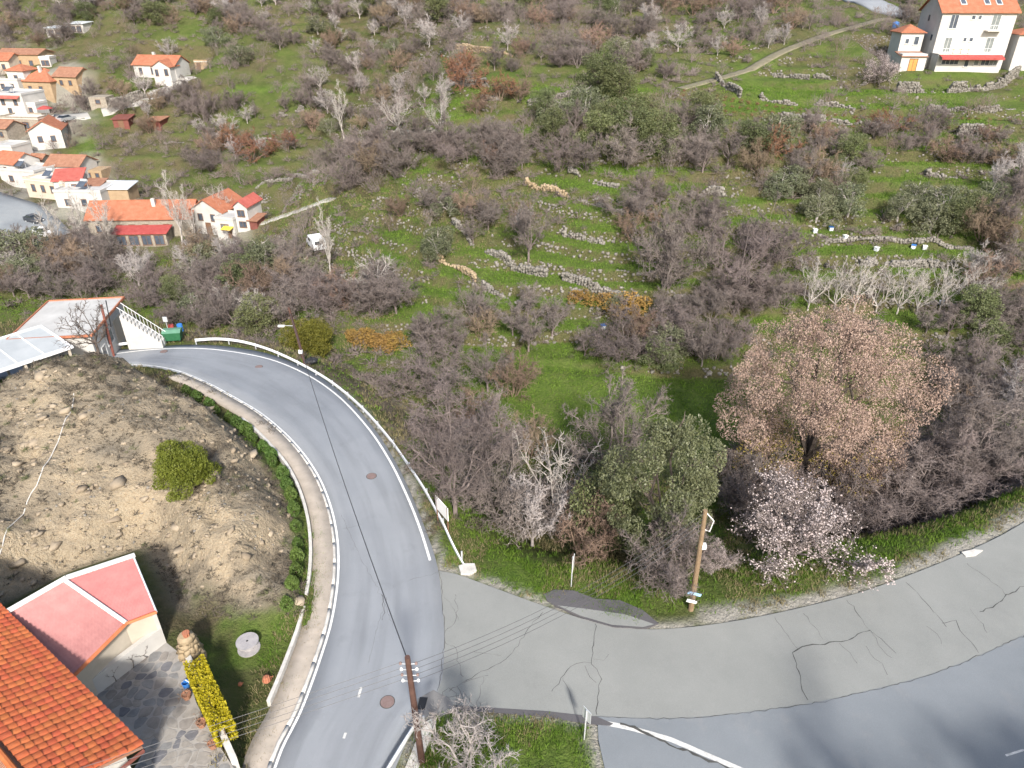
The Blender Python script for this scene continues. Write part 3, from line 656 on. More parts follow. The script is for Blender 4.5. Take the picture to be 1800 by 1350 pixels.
# ------------------------------------------------------------------ village below the bend
B = building
B(252, 416, 178, 7.0, 3.3, 'long stone inn with orange tiled roof by the village trees', 'gx', 2.2, w_stone, t_orange, 3, [('front', (0.1, 0.3, 0.55, 0.75), 1.0, 2.2, 0.9)], [('front', 0.42, 1.0, 2.2)], name='inn', cat='inn', chim=(0.62, 0.35))
e, W = B(250, 433, 90, 2.6, 2.3, 'red sheet-roofed verandah before the stone inn', 'shed', 0.5, w_stone, red_m, 3, [('front', (0.14, 0.38, 0.62, 0.86), 0.3, 1.9, 1.5)], name='verandah', cat='verandah')
B(370, 412, 62, 7.5, 4.3, 'white two-storey house with orange gable beside the stone inn', 'gy', 2.0, w_white, t_orange, -14, [('front', (0.3, 0.7), 2.6, 3.7, 0.8)], [('front', 0.5, 0.9, 2.1)])
e, W = B(400, 420, 36, 4.0, 3.4, 'small white flat-roofed house with yellow awning by the lane', 'flat', 0, w_white, slab_w, -14, [('front', (0.5,), 1.6, 2.6, 1.4)], [('front', 0.7, 0.8, 2.0)], gm=glass_l)
MB().hull8([(W*0.45,-1.2,2.0),(W*0.98,-1.2,2.0),(W*0.98,-0.02,2.3),(W*0.45,-0.02,2.3),(W*0.45,-1.2,2.06),(W*0.98,-1.2,2.06),(W*0.98,-0.02,2.36),(W*0.45,-0.02,2.36)]).build('awning', yellow_m, e)
B(430, 408, 24, 5.0, 4.6, 'narrow white house with red tiles at the end of the lane', 'gy', 0.9, w_white, t_red, -10, [('front', (0.5,), 2.8, 3.8, 1.2), ('front', (0.5,), 0.9, 1.8, 1.2)])
B(447, 404, 14, 3.0, 1.6, 'brick-red shed beside the lane end', 'shed', 0.3, red_dk, t_brown, -10, name='shed', cat='shed')
B(212, 358, 36, 4.0, 2.8, 'shed with pale metal roof behind the stone inn', 'shed', 0.4, w_mud, sheet, 0, name='shed', cat='shed')
B(145, 372, 84, 7.5, 3.6, 'white house with flat white roof behind the inn', 'flat', 0, w_white, slab_w, -3, [('front', (0.25, 0.6), 1.2, 2.3, 0.9)])
B(128, 352, 44, 4.0, 3.8, 'white house with sloping red tile strip in the village', 'shed', 1.3, w_white, t_red, 14, [('front', (0.7,), 2.0, 3.0, 0.8)])
B(85, 350, 86, 6.0, 3.4, 'cream terrace house with three windows by the village street', 'flat', 0, w_cream, slab_c, -18, [('front', (0.2, 0.45, 0.7), 1.4, 2.6, 0.8)], [('front', 0.88, 0.9, 2.1)])
B(38, 330, 78, 6.0, 3.3, 'white flat-roofed house at the upper end of the village street', 'flat', 0, w_white, slab_w, -16, [('front', (0.3, 0.7), 1.2, 2.3, 0.9)])
B(118, 322, 62, 6.0, 3.6, 'white cottage with weathered tile roof in the village', 'gx', 1.5, w_white, t_brown, -6, [('front', (0.2, 0.75), 1.3, 2.4, 0.8)])
B(166, 318, 34, 4.0, 2.2, 'roofless stone ruin beside the weathered cottage', 'none', 0, w_mud, t_brown, -6, [('front', (0.3, 0.75), 0.8, 1.6, 0.7)], name='ruin', cat='ruin')
B(10, 312, 60, 6.0, 3.0, 'house with bright orange tiles cut by the left edge', 'gx', 1.6, w_white, t_orange, -20, [('front', (0.6,), 1.2, 2.2, 0.9)])
B(12, 290, 44, 5.0, 3.6, 'white house with blue shutters at the left edge', 'flat', 0, w_white, slab_w, -12, [('front', (0.35, 0.75), 1.4, 2.5, 0.9)], gm=blue_m)
B(88, 262, 50, 8.0, 4.0, 'white house with red-trimmed orange gable roof above the street', 'gy', 1.8, w_white, t_orange, 20, [('front', (0.3, 0.7), 1.6, 2.7, 0.8), ('left', (0.3, 0.6), 1.6, 2.7, 0.8)])
B(40, 232, 74, 5.0, 2.8, 'grey stone house with dark openings under the white house', 'flat', 0, w_stone, slab_c, -8, [('front', (0.25, 0.65), 0.9, 2.1, 1.4)])
e, W = B(22, 205, 62, 7.0, 4.6, 'white two-storey house with red tile strip at the village top', 'flat', 0, w_white, slab_w, -10, [('front', (0.35, 0.75), 2.6, 3.7, 0.8), ('front', (0.5,), 0.8, 1.8, 0.8)])
MB().hull8([(W*0.3,-0.9,4.0),(W*0.95,-0.9,4.0),(W*0.95,-0.1,4.5),(W*0.3,-0.1,4.5),(W*0.3,-0.9,4.1),(W*0.95,-0.9,4.1),(W*0.95,-0.1,4.6),(W*0.3,-0.1,4.6)]).build('tile_strip', t_red, e)
B(20, 172, 44, 5.0, 4.0, 'white house with balcony railing above the village top', 'flat', 0, w_white, slab_w, -8, [('front', (0.3, 0.7), 2.2, 3.2, 0.9)])
B(68, 168, 62, 8.0, 3.2, 'house under a broad orange hipped roof with white dormer', 'hip', 2.6, w_mud, t_orange, -12, [('front', (0.3, 0.65), 0.9, 2.1, 0.9)], chim=(0.5, 0.35))
B(32, 148, 34, 5.0, 3.0, 'small house with low orange hipped roof beside the dormer house', 'hip', 1.3, w_white, t_orange, -12, [('front', (0.5,), 1.0, 2.0, 0.9)])
B(120, 160, 46, 6.0, 3.4, 'ochre stone house with half-fallen orange roof', 'gx', 1.6, w_mud, t_brown, -14, [('front', (0.3, 0.7), 1.4, 2.4, 0.8)])
B(38, 122, 78, 6.0, 3.6, 'long mud-brick farm building with low tiled roof', 'gx', 0.9, w_mud, t_brown, -6, [('front', (0.25, 0.5, 0.78), 1.0, 2.1, 0.9)], name='farm_building', cat='building')
B(82, 118, 18, 3.0, 2.0, 'white animal shed beside the mud-brick farm', 'flat', 0, w_white, slab_c, 0, [('front', (0.3, 0.7), 0.4, 1.5, 0.8)], name='shed', cat='shed')
B(98, 64, 32, 4.0, 2.0, 'low white open shed on the upper hillside', 'shed', 0.3, w_white, sheet, -8, [('front', (0.3, 0.7), 0.3, 1.5, 1.4)], name='shed', cat='shed')
B(136, 58, 28, 4.0, 2.2, 'second low shed with pale roof on the upper hillside', 'shed', 0.3, w_white, sheet, -8, [('front', (0.3, 0.7), 0.3, 1.6, 1.2)], name='shed', cat='shed')
e, W = B(275, 137, 78, 6.5, 3.0, 'lone white farmhouse with orange roof on the slope', 'gx', 1.7, w_white, t_orange, -8, [('front', (0.16, 0.45), 0.9, 2.2, 0.7)], [], chim=(0.3, 0.7))
wg = MB(); wg.box(W*0.58, W*0.99, -2.2, -0.002, -2, 2.8); wg.prism([(W*0.58, -2.19, 2.79), (W*0.785, -2.19, 4.1), (W*0.99, -2.19, 2.79)], (0, 2.5, 0)); wg.build('wing', w_white, e)
MB().prism([(W*0.55, -2.5, 2.62), (W*0.55, -2.5, 2.76), (W*0.785, -2.5, 4.26), (W*1.02, -2.5, 2.76), (W*1.02, -2.5, 2.62), (W*0.785, -2.5, 4.12)], (0, 4.6, 0)).build('wing_roof', t_orange, e)
opening(e, 'front', W*0.64, W*0.70, 0.8, 2.1, W, 6.5, frame_b, glass, 'window', -2.2); opening(e, 'front', W*0.86, W*0.93, 0.9, 2.2, W, 6.5, frame_b, glass, 'window', -2.2)
B(355, 122, 22, 3.0, 1.8, 'small stone hut in the ochre cutting beside the farmhouse', 'flat', 0, w_mud, slab_c, 0, [], [('front', 0.3, 0.8, 1.5)], name='hut', cat='hut')
B(215, 226, 26, 4.0, 2.0, 'rusty red iron shed among the bare trees', 'shed', 0.3, red_dk, red_dk, 6, [], [('front', 0.5, 1.0, 1.7)], name='shed', cat='shed')
B(272, 228, 24, 4.0, 2.0, 'second rusty iron shed under the tall bare tree', 'shed', 0.3, red_dk, t_brown, -6, [], [('front', 0.5, 1.0, 1.7)], name='shed', cat='shed')
B(175, 190, 30, 4.0, 2.4, 'roofless stone outhouse above the concrete yard', 'none', 0, w_stone, slab_c, 0, [('front', (0.5,), 1.0, 1.8, 1.0)], name='ruin', cat='ruin')

B(160, 352, 38, 4.0, 2.6, 'small cream lean-to between the white flat roof and the cottage', 'shed', 0.5, w_cream, t_brown, 4, [('front', (0.5,), 1.0, 1.9, 0.8)], name='lean_to', cat='shed')
B(62, 308, 34, 4.0, 2.8, 'narrow cream house behind the terrace house', 'gx', 1.2, w_cream, t_brown, -10, [('front', (0.3, 0.7), 1.2, 2.1, 0.7)])
B(58, 205, 22, 4.0, 2.6, 'small white outhouse beside the concrete yard', 'flat', 0, w_white, slab_c, -6, [('front', (0.5,), 1.0, 1.9, 0.8)], name='outhouse', cat='outhouse')
B(8, 130, 30, 5.0, 3.2, 'cream house half hidden at the left edge above the white houses', 'gx', 1.3, w_cream, t_orange, -8, [('front', (0.6,), 1.2, 2.2, 0.8)])
B(5, 250, 30, 5.0, 3.0, 'stone house at the left edge above the sloping lane', 'gx', 1.2, w_stone, t_brown, -14, [('front', (0.6,), 1.2, 2.2, 0.8)])
def solar(px, py, z, label):
    q = G(px, py); e = empty('solar_heater', (q.x, q.y+2.5, q.z+z), -.2, label, 'solar heater', 'solar water heaters on the village roofs'); MB().tube([(-.6,0,1.0),(.6,0,1.0)], .28, 10).build('tank', frame_w, e); MB().hull8([(-.8,-1.6,.12),(.8,-1.6,.12),(.8,-.25,.85),(-.8,-.25,.85),(-.8,-1.6,.2),(.8,-1.6,.2),(.8,-.25,.93),(-.8,-.25,.93)]).build('panel', glass, e)
    for x in (-.5, .5): MB().box(x-.03, x+.03, -.05, .05, -.6, .8).build('stand', metal_g, e)
solar(150, 372, 4.3, 'solar water heater on the white flat roof behind the inn'); solar(40, 330, 4.0, 'solar water heater on the house at the upper street end'); solar(90, 350, 4.1, 'solar water heater on the cream terrace house'); solar(22, 205, 5.3, 'solar water heater on the white house at the village top')
# ------------------------------------------------------------------ tall guesthouse above the garden terraces
p = G(1642, 126); W = 110*depth_of(p)/FPX; D = 9.0
th = empty('guesthouse', p, math.radians(-3), 'tall white three-storey guesthouse with orange roof and red awning', 'house')
BLOCK.append((p.x+W/2, p.y+5, 9)); BLOCK.append((p.x+W+3, p.y+4, 6)); BLOCK.append((p.x-4, p.y+4, 5))
Y0 = 2.6; H3 = 10.0; WU = W+1.6
MB().box(0, W, 0, Y0+1, -2.5, 2.95).box(0, WU, Y0, Y0+D, -2.5, H3).prism([(0.01, Y0, H3-.01), (0.01, Y0+D, H3-.01), (0.01, Y0+D/2, H3+3.0)], (WU-.02, 0, 0)).build('wall', w_white, th)
rf, _ = gable(WU, D, H3, 3.0, 0.45, 'x'); rf.v = [(a, b+Y0, c) for a, b, c in rf.v]; ro = rf.build('roof', t_orange, th)
for u in (0.30, 0.62, 0.78):
    s = 3.0/(D/2); y = Y0+1.9; z = H3+1.9*s+0.14; n = Vector((0, -s, 1)).normalized(); t = Vector((0, 1, s)).normalized()
    sk = MB().obox((u*WU, y, z+0.04), (1,0,0), t, n, 0.55, 0.75, 0.06).build('skylight', frame_w, ro); MB().obox((u*WU, y, z+0.11), (1,0,0), t, n, 0.42, 0.6, 0.02).build('skylight_pane', glass, sk)
MB().tube([(-.45, Y0+D/2, H3+3.12), (WU+.45, Y0+D/2, H3+3.12)], 0.12, 6).build('ridge', t_orange, th)
for (a, b, z0, z1, gm) in [(1.7,3.0,7.2,9.4,glass),(5.4,6.0,8.7,9.3,glass),(6.6,7.1,8.7,9.3,glass),(9.2,10.6,7.0,9.4,glass_l),(1.7,2.9,3.2,5.6,glass_l),(5.0,5.5,5.0,5.6,glass),(6.1,6.7,5.0,5.6,glass),(9.3,10.6,3.2,5.6,glass_l)]:
    opening(th, 'front', a, b, z0, z1, W, D, frame_w, gm, 'window', Y0)
for (a, b, z0, z1, gm) in [(0.9,2.3,1.3,2.3,glass),(2.4,3.9,1.3,2.3,glass),(5.1,5.8,0.9,2.2,glass),(6.8,7.6,1.2,2.2,glass_l),(8.1,9.5,1.2,2.3,glass),(9.6,min(11.0, W-.2),1.2,2.3,glass_l)]:
    opening(th, 'front', a, b, z0, z1, W, D, frame_w, gm, 'window', 0)
for u in (2.0, 5.0, 7.0):
    MB().box(-0.06, -0.001, Y0+u-0.3, Y0+u+0.3, 5.0 if u != 5 else 8.2, 6.0 if u != 5 else 9.2).build('window', glass, th)
MB().hull8([(0.1,-1.5,2.45),(W-.4,-1.5,2.45),(W-.4,-.01,2.9),(0.1,-.01,2.9),(0.1,-1.5,2.53),(W-.4,-1.5,2.53),(W-.4,-.01,2.98),(0.1,-.01,2.98)]).build('awning', red_m, th)
MB().box(0.1, W-.4, -1.53, -1.49, 2.2, 2.52).build('awning_valance', red_m, th)
tl = MB().box(-.1, W+.1, -.12, Y0-.001, 2.955, 3.06); tl.build('terrace_floor', slab_c, th)
rl = MB()
for i in range(int(W/0.45)+1): rl.box(i*0.45-.015, i*0.45+.015, -.08, -.05, 3.06, 3.95)
rl.box(0, W, -.09, -.04, 3.95, 4.0); rl.build('terrace_railing', metal_w, th)
bl = MB().box(8.3, 11.2, Y0-1.3, Y0-.001, 6.75, 6.9).build('balcony', slab_c, th); br = MB().box(8.3, 11.2, Y0-1.3, Y0-1.26, 7.75, 7.8)
for i in range(8): br.box(8.3+i*.41, 8.33+i*.41, Y0-1.3, Y0-1.27, 6.9, 7.75)
br.build('balcony_railing', metal_w, bl)
def tabl(x, y, which):
    q = th.matrix_basis @ Vector((x, y, 3.06)); t_ = empty('terrace_table', q, 0.1, which+' small wooden table on the guesthouse terrace', 'table', 'tables on the guesthouse terrace')
    MB().box(-.4, .4, -.35, .35, .70, .74).build('table_top', wood_o, t_); MB().tube([(0,0,0),(0,0,.7)], .04, 6).build('leg', frame_b, t_); MB().lathe([(.25,0),(.25,.03)], 8).build('base', frame_b, t_)
for x, n_ in ((2.9, 'leftmost'), (4.3, 'middle'), (5.7, 'rightmost')): tabl(x, 1.0, n_)
def annex(ox, oy, w, d, h, label, roof, rh, rm, wins=(), doors=(), name='annex'):
    q = th.matrix_basis @ Vector((ox, oy, 0)); e = empty(name, q, math.radians(-3), label, 'annex'); MB().box(0, w, 0, d, -2.5, h).build('wall', w_white, e)
    r = hip(w, d, h, rh, .35) if roof == 'hip' else MB().hull8([(-.2,-.3,h-.5),(w+.1,-.3,h-.5),(w+.1,d,h+.05),(-.2,d,h+.05),(-.2,-.3,h-.4),(w+.1,-.3,h-.4),(w+.1,d,h+.15),(-.2,d,h+.15)]) if roof == 'strip' else MB().box(-.1,w+.1,-.1,d+.1,h+.002,h+.15)
    r.build('roof', rm, e)
    for a, b, z0, z1 in wins: opening(e, 'front', a, b, z0, z1, w, d, frame_w, glass)
    for a, b, z1 in doors: opening(e, 'front', a, b, 0.05, z1, w, d, frame_b, wood_o, 'door')
annex(-6.4, 0.4, 4.6, 3.4, 3.0, 'low white annex with tile strip and ochre door beside the guesthouse', 'strip', .5, t_brown, [], [(1.6, 3.0, 2.1)])
annex(-5.4, 5.2, 4.2, 4.6, 6.2, 'white annex tower with small orange hipped roof beside the guesthouse', 'hip', 1.3, t_orange, [(1.0, 1.6, 4.4, 5.2), (2.6, 3.4, 4.2, 5.6)])
annex(W+2.6, 1.5, 5.0, 6.0, 6.2, 'white annex with orange tiles at the far side of the guesthouse', 'hip', 0.9, t_orange, [(1.6, 2.2, 4.8, 5.4)])

# ------------------------------------------------------------------ white house and canopy beyond the knoll
zr_ = 2.0
c0, c1 = P(158, 590, zr_), P(212, 527, zr_); ax = (c1-c0); L_ = ax.length; ax.normalize(); wx = Vector((-ax.y, ax.x, 0))
wh = empty('white_house', (c0.x, c0.y, -2.25), 0, 'white house with red-trimmed flat roof and outside stairs at the bend', 'house')
wh.rotation_euler = (0, 0, math.atan2(ax.y, ax.x)); HH = zr_+2.25; WD = 7.2     # local x along the side wall, y to the far side
MB().box(0, L_, 0, WD, -1.5, HH).build('wall', w_white, wh)
r1 = MB().box(-.3, L_+.3, -.3, WD+.3, HH+.002, HH+.14).build('roof', slab_w, wh)
tr = MB().box(-.36, L_+.36, -.36, -.22, HH+.02, HH+.26).box(-.36, -.22, -.22, WD+.3, HH+.02, HH+.26).box(L_+.22, L_+.36, -.22, WD+.3, HH+.02, HH+.26).box(-.22, L_+.22, WD+.22, WD+.36, HH+.02, HH+.26); tr.build('roof_trim', t_orange, r1)
opening(wh, 'front', L_*0.34, L_*0.52, 1.6, 2.9, L_, WD, frame_w, glass_l); opening(wh, 'front', L_*0.16, L_*0.26, 0.1, 2.1, L_, WD, frame_w, glass, 'door')
MB().box(L_*.62, L_*.86, -.05, -.001, .6, 3.2).build('render_panel', w_cream, wh)
opening(wh, 'left', 2.0, 3.4, 1.2, 2.4, L_, WD, frame_w, glass)
st = MB()
for i in range(11): st.box(L_*.55+i*.0, L_*.55+1.2, -1.4-i*.32, -1.4-(i-1)*.32-.001, -1.5, HH-.25-i*.32)
stairs = st.build('stairs', w_white, wh)
rl = MB()
for s in (0.02, 1.18):
    for i in range(12): rl.tube([(L_*.55+s, -1.3-i*.32, HH-.25-i*.32), (L_*.55+s, -1.3-i*.32, HH+.7-i*.32)], .02, 4)
    rl.tube([(L_*.55+s, -1.1, HH+.8), (L_*.55+s, -1.3-11*.32, HH+.72-11*.32)], .03, 5)
rl.build('stair_railing', metal_w, stairs)
BLOCK.append((c0.x-4, c0.y+6, 9))
ca, cb = P(72, 574, 2.2), P(126, 610, 2.2); cax = (ca-cb); CW = cax.length; cax.normalize(); cn = Vector((-cax.y, cax.x, 0))
cp = empty('canopy', (cb.x, cb.y, -2.2), math.atan2(cax.y, cax.x), 'long white-framed panel canopy behind the knoll', 'canopy'); CL = 16.0; hC = 4.4
fr = MB()
for y in (0, CL): fr.box(-.12, CW+.12, y-.12, y+.12, hC-.1, hC+.12)
for x in (0, CW): fr.box(x-.14, x+.14, 0.12, CL-.12, hC-.12, hC+.14)
for i in range(1, 7): fr.box(.14, CW-.14, i*CL/7-.06, i*CL/7+.06, hC-.05, hC+.10)
fr.build('frame', metal_w, cp); pan_m = M('canopy_panel', (0.36, 0.38, 0.39), (0.46, 0.475, 0.48), rough=0.4, scale=0.4)
for i in range(7): MB().box(.14, CW-.14, i*CL/7+.07, (i+1)*CL/7-.07, hC, hC+.05).build('panel', pan_m, cp)
for x in (.1, CW-.1):
    for i in range(5): MB().box(x-.1, x+.1, i*CL/4.2+.2, i*CL/4.2+.4, -.5, hC-.12).build('post', w_cream, cp)
MB().box(.0, .2, .6, CL-.6, -.5, 1.4).build('parapet_wall', w_cream, cp)
BLOCK.append((cb.x-6, cb.y+6, 10))

# ------------------------------------------------------------------ dry-stone terrace walls
def stone_wall(pts, h, label, mat=None, th=0.5):
    w = [G(*q) for q in pts]; line = resample([[p.x, p.y] for p in w], 0.34); rs = np.random.RandomState(len(STW)*7+1); C = []; S = []
    for p in line:
        z = hz(p[0], p[1]); nn = float(fbm(np.array([p[0]]), np.array([p[1]]), 3.0, 120)[0]); hh = h*min(1.1, max(0.0, (nn-0.30)*4.0)); k = int(hh/0.26)
        for j in range(k):
            for s in (-.5, .5): C.append((p[0]+rs.randn()*.06, p[1]+s*th*0.6+rs.randn()*.05, z-0.1+j*0.25+rs.rand()*.05)); S.append(0.30+.14*rs.rand())
    c0 = line[len(line)//2]; e = empty('stone_wall', (0, 0, 0), 0, label, 'wall', 'dry-stone terrace walls'); STW.append(e)
    o = stones_mesh('stones', np.array(C), np.array(S), mat or st_gry, rs, e, 0.85); tag(o, None, None, None, 'stuff'); return e
STW = []
WALLS = [([(1258,140),(1275,155),(1300,170)],1.6,'curved dry-stone wall below the end of the dirt track'),([(1360,133),(1420,140)],1.0,'short dry-stone wall on the upper strip beside the dirt track'),([(1430,137),(1475,142),(1520,147)],1.0,'dry-stone wall running towards the pink almond by the guesthouse'),
 ([(1337,173),(1370,180),(1402,184)],1.2,'dry-stone wall at the top of the vine rows'),([(1430,182),(1470,188),(1500,193)],1.3,'pale dry-stone wall below the pink almond'),([(1373,208),(1440,213),(1512,216)],1.2,'long dry-stone wall above the bright strip of the vine rows'),([(1323,243),(1385,242),(1447,241)],1.2,'dry-stone wall above the brown thicket'),
 ([(1577,162),(1650,163),(1740,158),(1787,134)],2.0,'tall stone retaining wall under the guesthouse garden'),([(1633,193),(1710,194),(1783,192)],1.1,'dry-stone wall along the strip under the guesthouse garden'),([(1684,238),(1722,238)],2.0,'square stone hut base below the guesthouse strip'),
 ([(1207,339),(1240,341),(1270,343)],1.2,'dry-stone wall beside the evergreen belt'),([(1613,340),(1680,341),(1740,340)],0.9,'low stone wall above the olive row'),([(1627,309),(1680,312),(1730,311)],1.2,'dry-stone wall across the upper green strip'),([(1440,415),(1560,420),(1710,436)],0.6,'low rubble line across the bright green terrace'),([(1452,470),(1540,464),(1620,466),(1702,458)],1.1,'long pale stone wall at the foot of the bright green terrace'),
 ([(798,395),(845,440),(900,470),(960,486)],1.3,'dry-stone wall curving down the left flank of the terraces'),([(990,492),(1040,505),(1100,525),(1165,532),(1235,530)],1.3,'lowest dry-stone wall curving across the terraces'),([(770,455),(800,470),(835,492)],1.0,'ochre stone wall at the left foot of the terraces'),([(850,500),(880,520),(930,540)],0.9,'broken stone wall above the gorse'),
 ([(925,322),(960,332),(1005,345)],1.0,'ochre tumbled wall at the top of the green terrace'),([(1010,350),(1050,362),(1095,375)],1.0,'tumbled pale wall across the green terrace'),([(990,412),(1020,418),(1060,428)],0.9,'short stone wall in the middle of the green terrace'),([(1000,300),(1040,318),(1085,330)],0.9,'stone wall under the evergreen belt'),
 ([(793,148),(850,151),(900,157)],1.6,'grey stone wall across the upper slope'),([(847,175),(880,176),(913,177)],1.0,'stone wall under the small green field'),([(930,184),(970,174),(1017,165)],1.0,'brown stone wall slanting under the bright green field'),([(690,248),(740,247),(793,247)],1.6,'pale stone bank under the white-limbed trees'),([(797,88),(850,92),(900,98)],1.2,'ochre terrace wall high on the slope'),([(493,204),(533,194)],1.2,'short pale stone wall on the slope behind the village'),
 ([(190,190),(230,181),(285,168)],2.2,'pale concrete-faced retaining wall under the lane to the farmhouse'),([(450,330),(500,318),(560,305)],0.8,'low wall above the lane by the inn'),([(290,252),(400,252),(520,248)],0.7,'long straw-topped terrace wall behind the inn')]
stone_args = WALLS

for w_, h_, l_ in WALLS: stone_wall(w_, h_, l_, st_och if 'ochre' in l_ else None)
# ------------------------------------------------------------------ lanes, yards and tracks laid over the slope
def lane(name, pts, w, mat, label, dz=0.08, line=None):
    p = line or resample([[*G(*q).xy] for q in pts], 1.2); p = even(p, max(6, 2*len(p)))
    for k in range(3): p[1:-1] = (p[:-2]+p[2:]+2*p[1:-1])/4
    zc = np.array([hz(*q) for q in p]); zc = np.convolve(np.pad(zc, 3, mode='edge'), np.ones(7)/7, 'valid')
    o = strip(name, offs(p, w/2), offs(p, -w/2), lambda x, y: hz(x, y)+dz, mat, None, 0.3)
    for q in p[::2]: BLOCK.append((q[0], q[1], w/2+0.7))
    return tag(o, label, None, None, 'structure')
dirt = M('dirt_track', (0.135, 0.122, 0.08), (0.205, 0.185, 0.13), rough=0.95, scale=0.8, coords='World')
cem = M('cement_lane', (0.30, 0.29, 0.27), (0.40, 0.385, 0.355), rough=0.9, scale=0.5, coords='World')
lane('lane', [(425,412),(588,345)], 3.0, cem, 'pale concrete lane leading away from the inn', 0.09, LANE_INN)
lane('dirt_track', [(1195,160),(1330,117),(1560,32)], 2.4, dirt, 'dirt track climbing to the guesthouse', 0.09, LANE_TRACK)
lane('car_park', [(1500,-10),(1530,5),(1560,20),(1600,28)], 7.0, asph_main, 'grey asphalt turning place beside the guesthouse', 0.3)
lane('village_street', [(-60,330),(0,365),(50,395),(90,425)], 8.0, asph_low, 'grey village street', 0.4)
lane('village_lane', [(0,245),(40,270),(80,300)], 4.5, cem, 'sloping concrete lane between the village houses')
lane('yard', [(70,205),(110,205),(155,200)], 6.0, cem, 'pale concrete yard under the hipped-roof house')
lane('farm_lane', [(180,200),(240,180),(290,158),(340,135)], 3.0, cem, 'pale lane rising to the lone farmhouse')
lane('footpath', [(640,665),(700,712),(760,745)], 1.0, dirt, 'trodden path along the bank below the guardrail')
# ------------------------------------------------------------------ plants: meshes
def spikes_mesh(name, P0, P1, R, mat, n=3):
    P0, P1, R = np.asarray(P0), np.asarray(P1), np.asarray(R); D = P1-P0; D /= np.linalg.norm(D, axis=1)[:, None]+1e-9
    A = np.where(np.abs(D[:, 2:3]) < 0.8, [[0.31, 0.17, 0.93]], [[1, 0.1, 0]]); U = np.cross(D, A); U /= np.linalg.norm(U, axis=1)[:, None]; W = np.cross(D, U)
    m = len(P0); V = np.zeros((m, 4, 3))
    for k in range(3):
        a = 2*math.pi*k/3; V[:, k] = P0+(U*math.cos(a)+W*math.sin(a))*R[:, None]
    V[:, 3] = P1
    b = np.arange(m)[:, None]*4
    F = np.concatenate([b+np.array([[0, 1, 3]]), b+np.array([[1, 2, 3]]), b+np.array([[2, 0, 3]])], 0)
    return np_mesh(name, V.reshape(-1, 3), F, mat)
def leaves_arrays(C, size, rs, aspect=0.55, up=0.0):
    m = len(C); a = rs.randn(m, 3); a[:, 2] += up; a /= np.linalg.norm(a, axis=1)[:, None]; b = np.cross(a, rs.randn(m, 3)); b /= np.linalg.norm(b, axis=1)[:, None]
    s = size*(0.6+0.8*rs.rand(m))[:, None]
    V = np.stack([C-a*s*0.5, C+b*s*aspect*0.5-a*s*0.05, C+a*s*0.5, C-b*s*aspect*0.5-a*s*0.05], 1)
    return V.reshape(-1, 3), np.arange(m*4).reshape(m, 4)
def unit(v): return v/(np.linalg.norm(v)+1e-9)
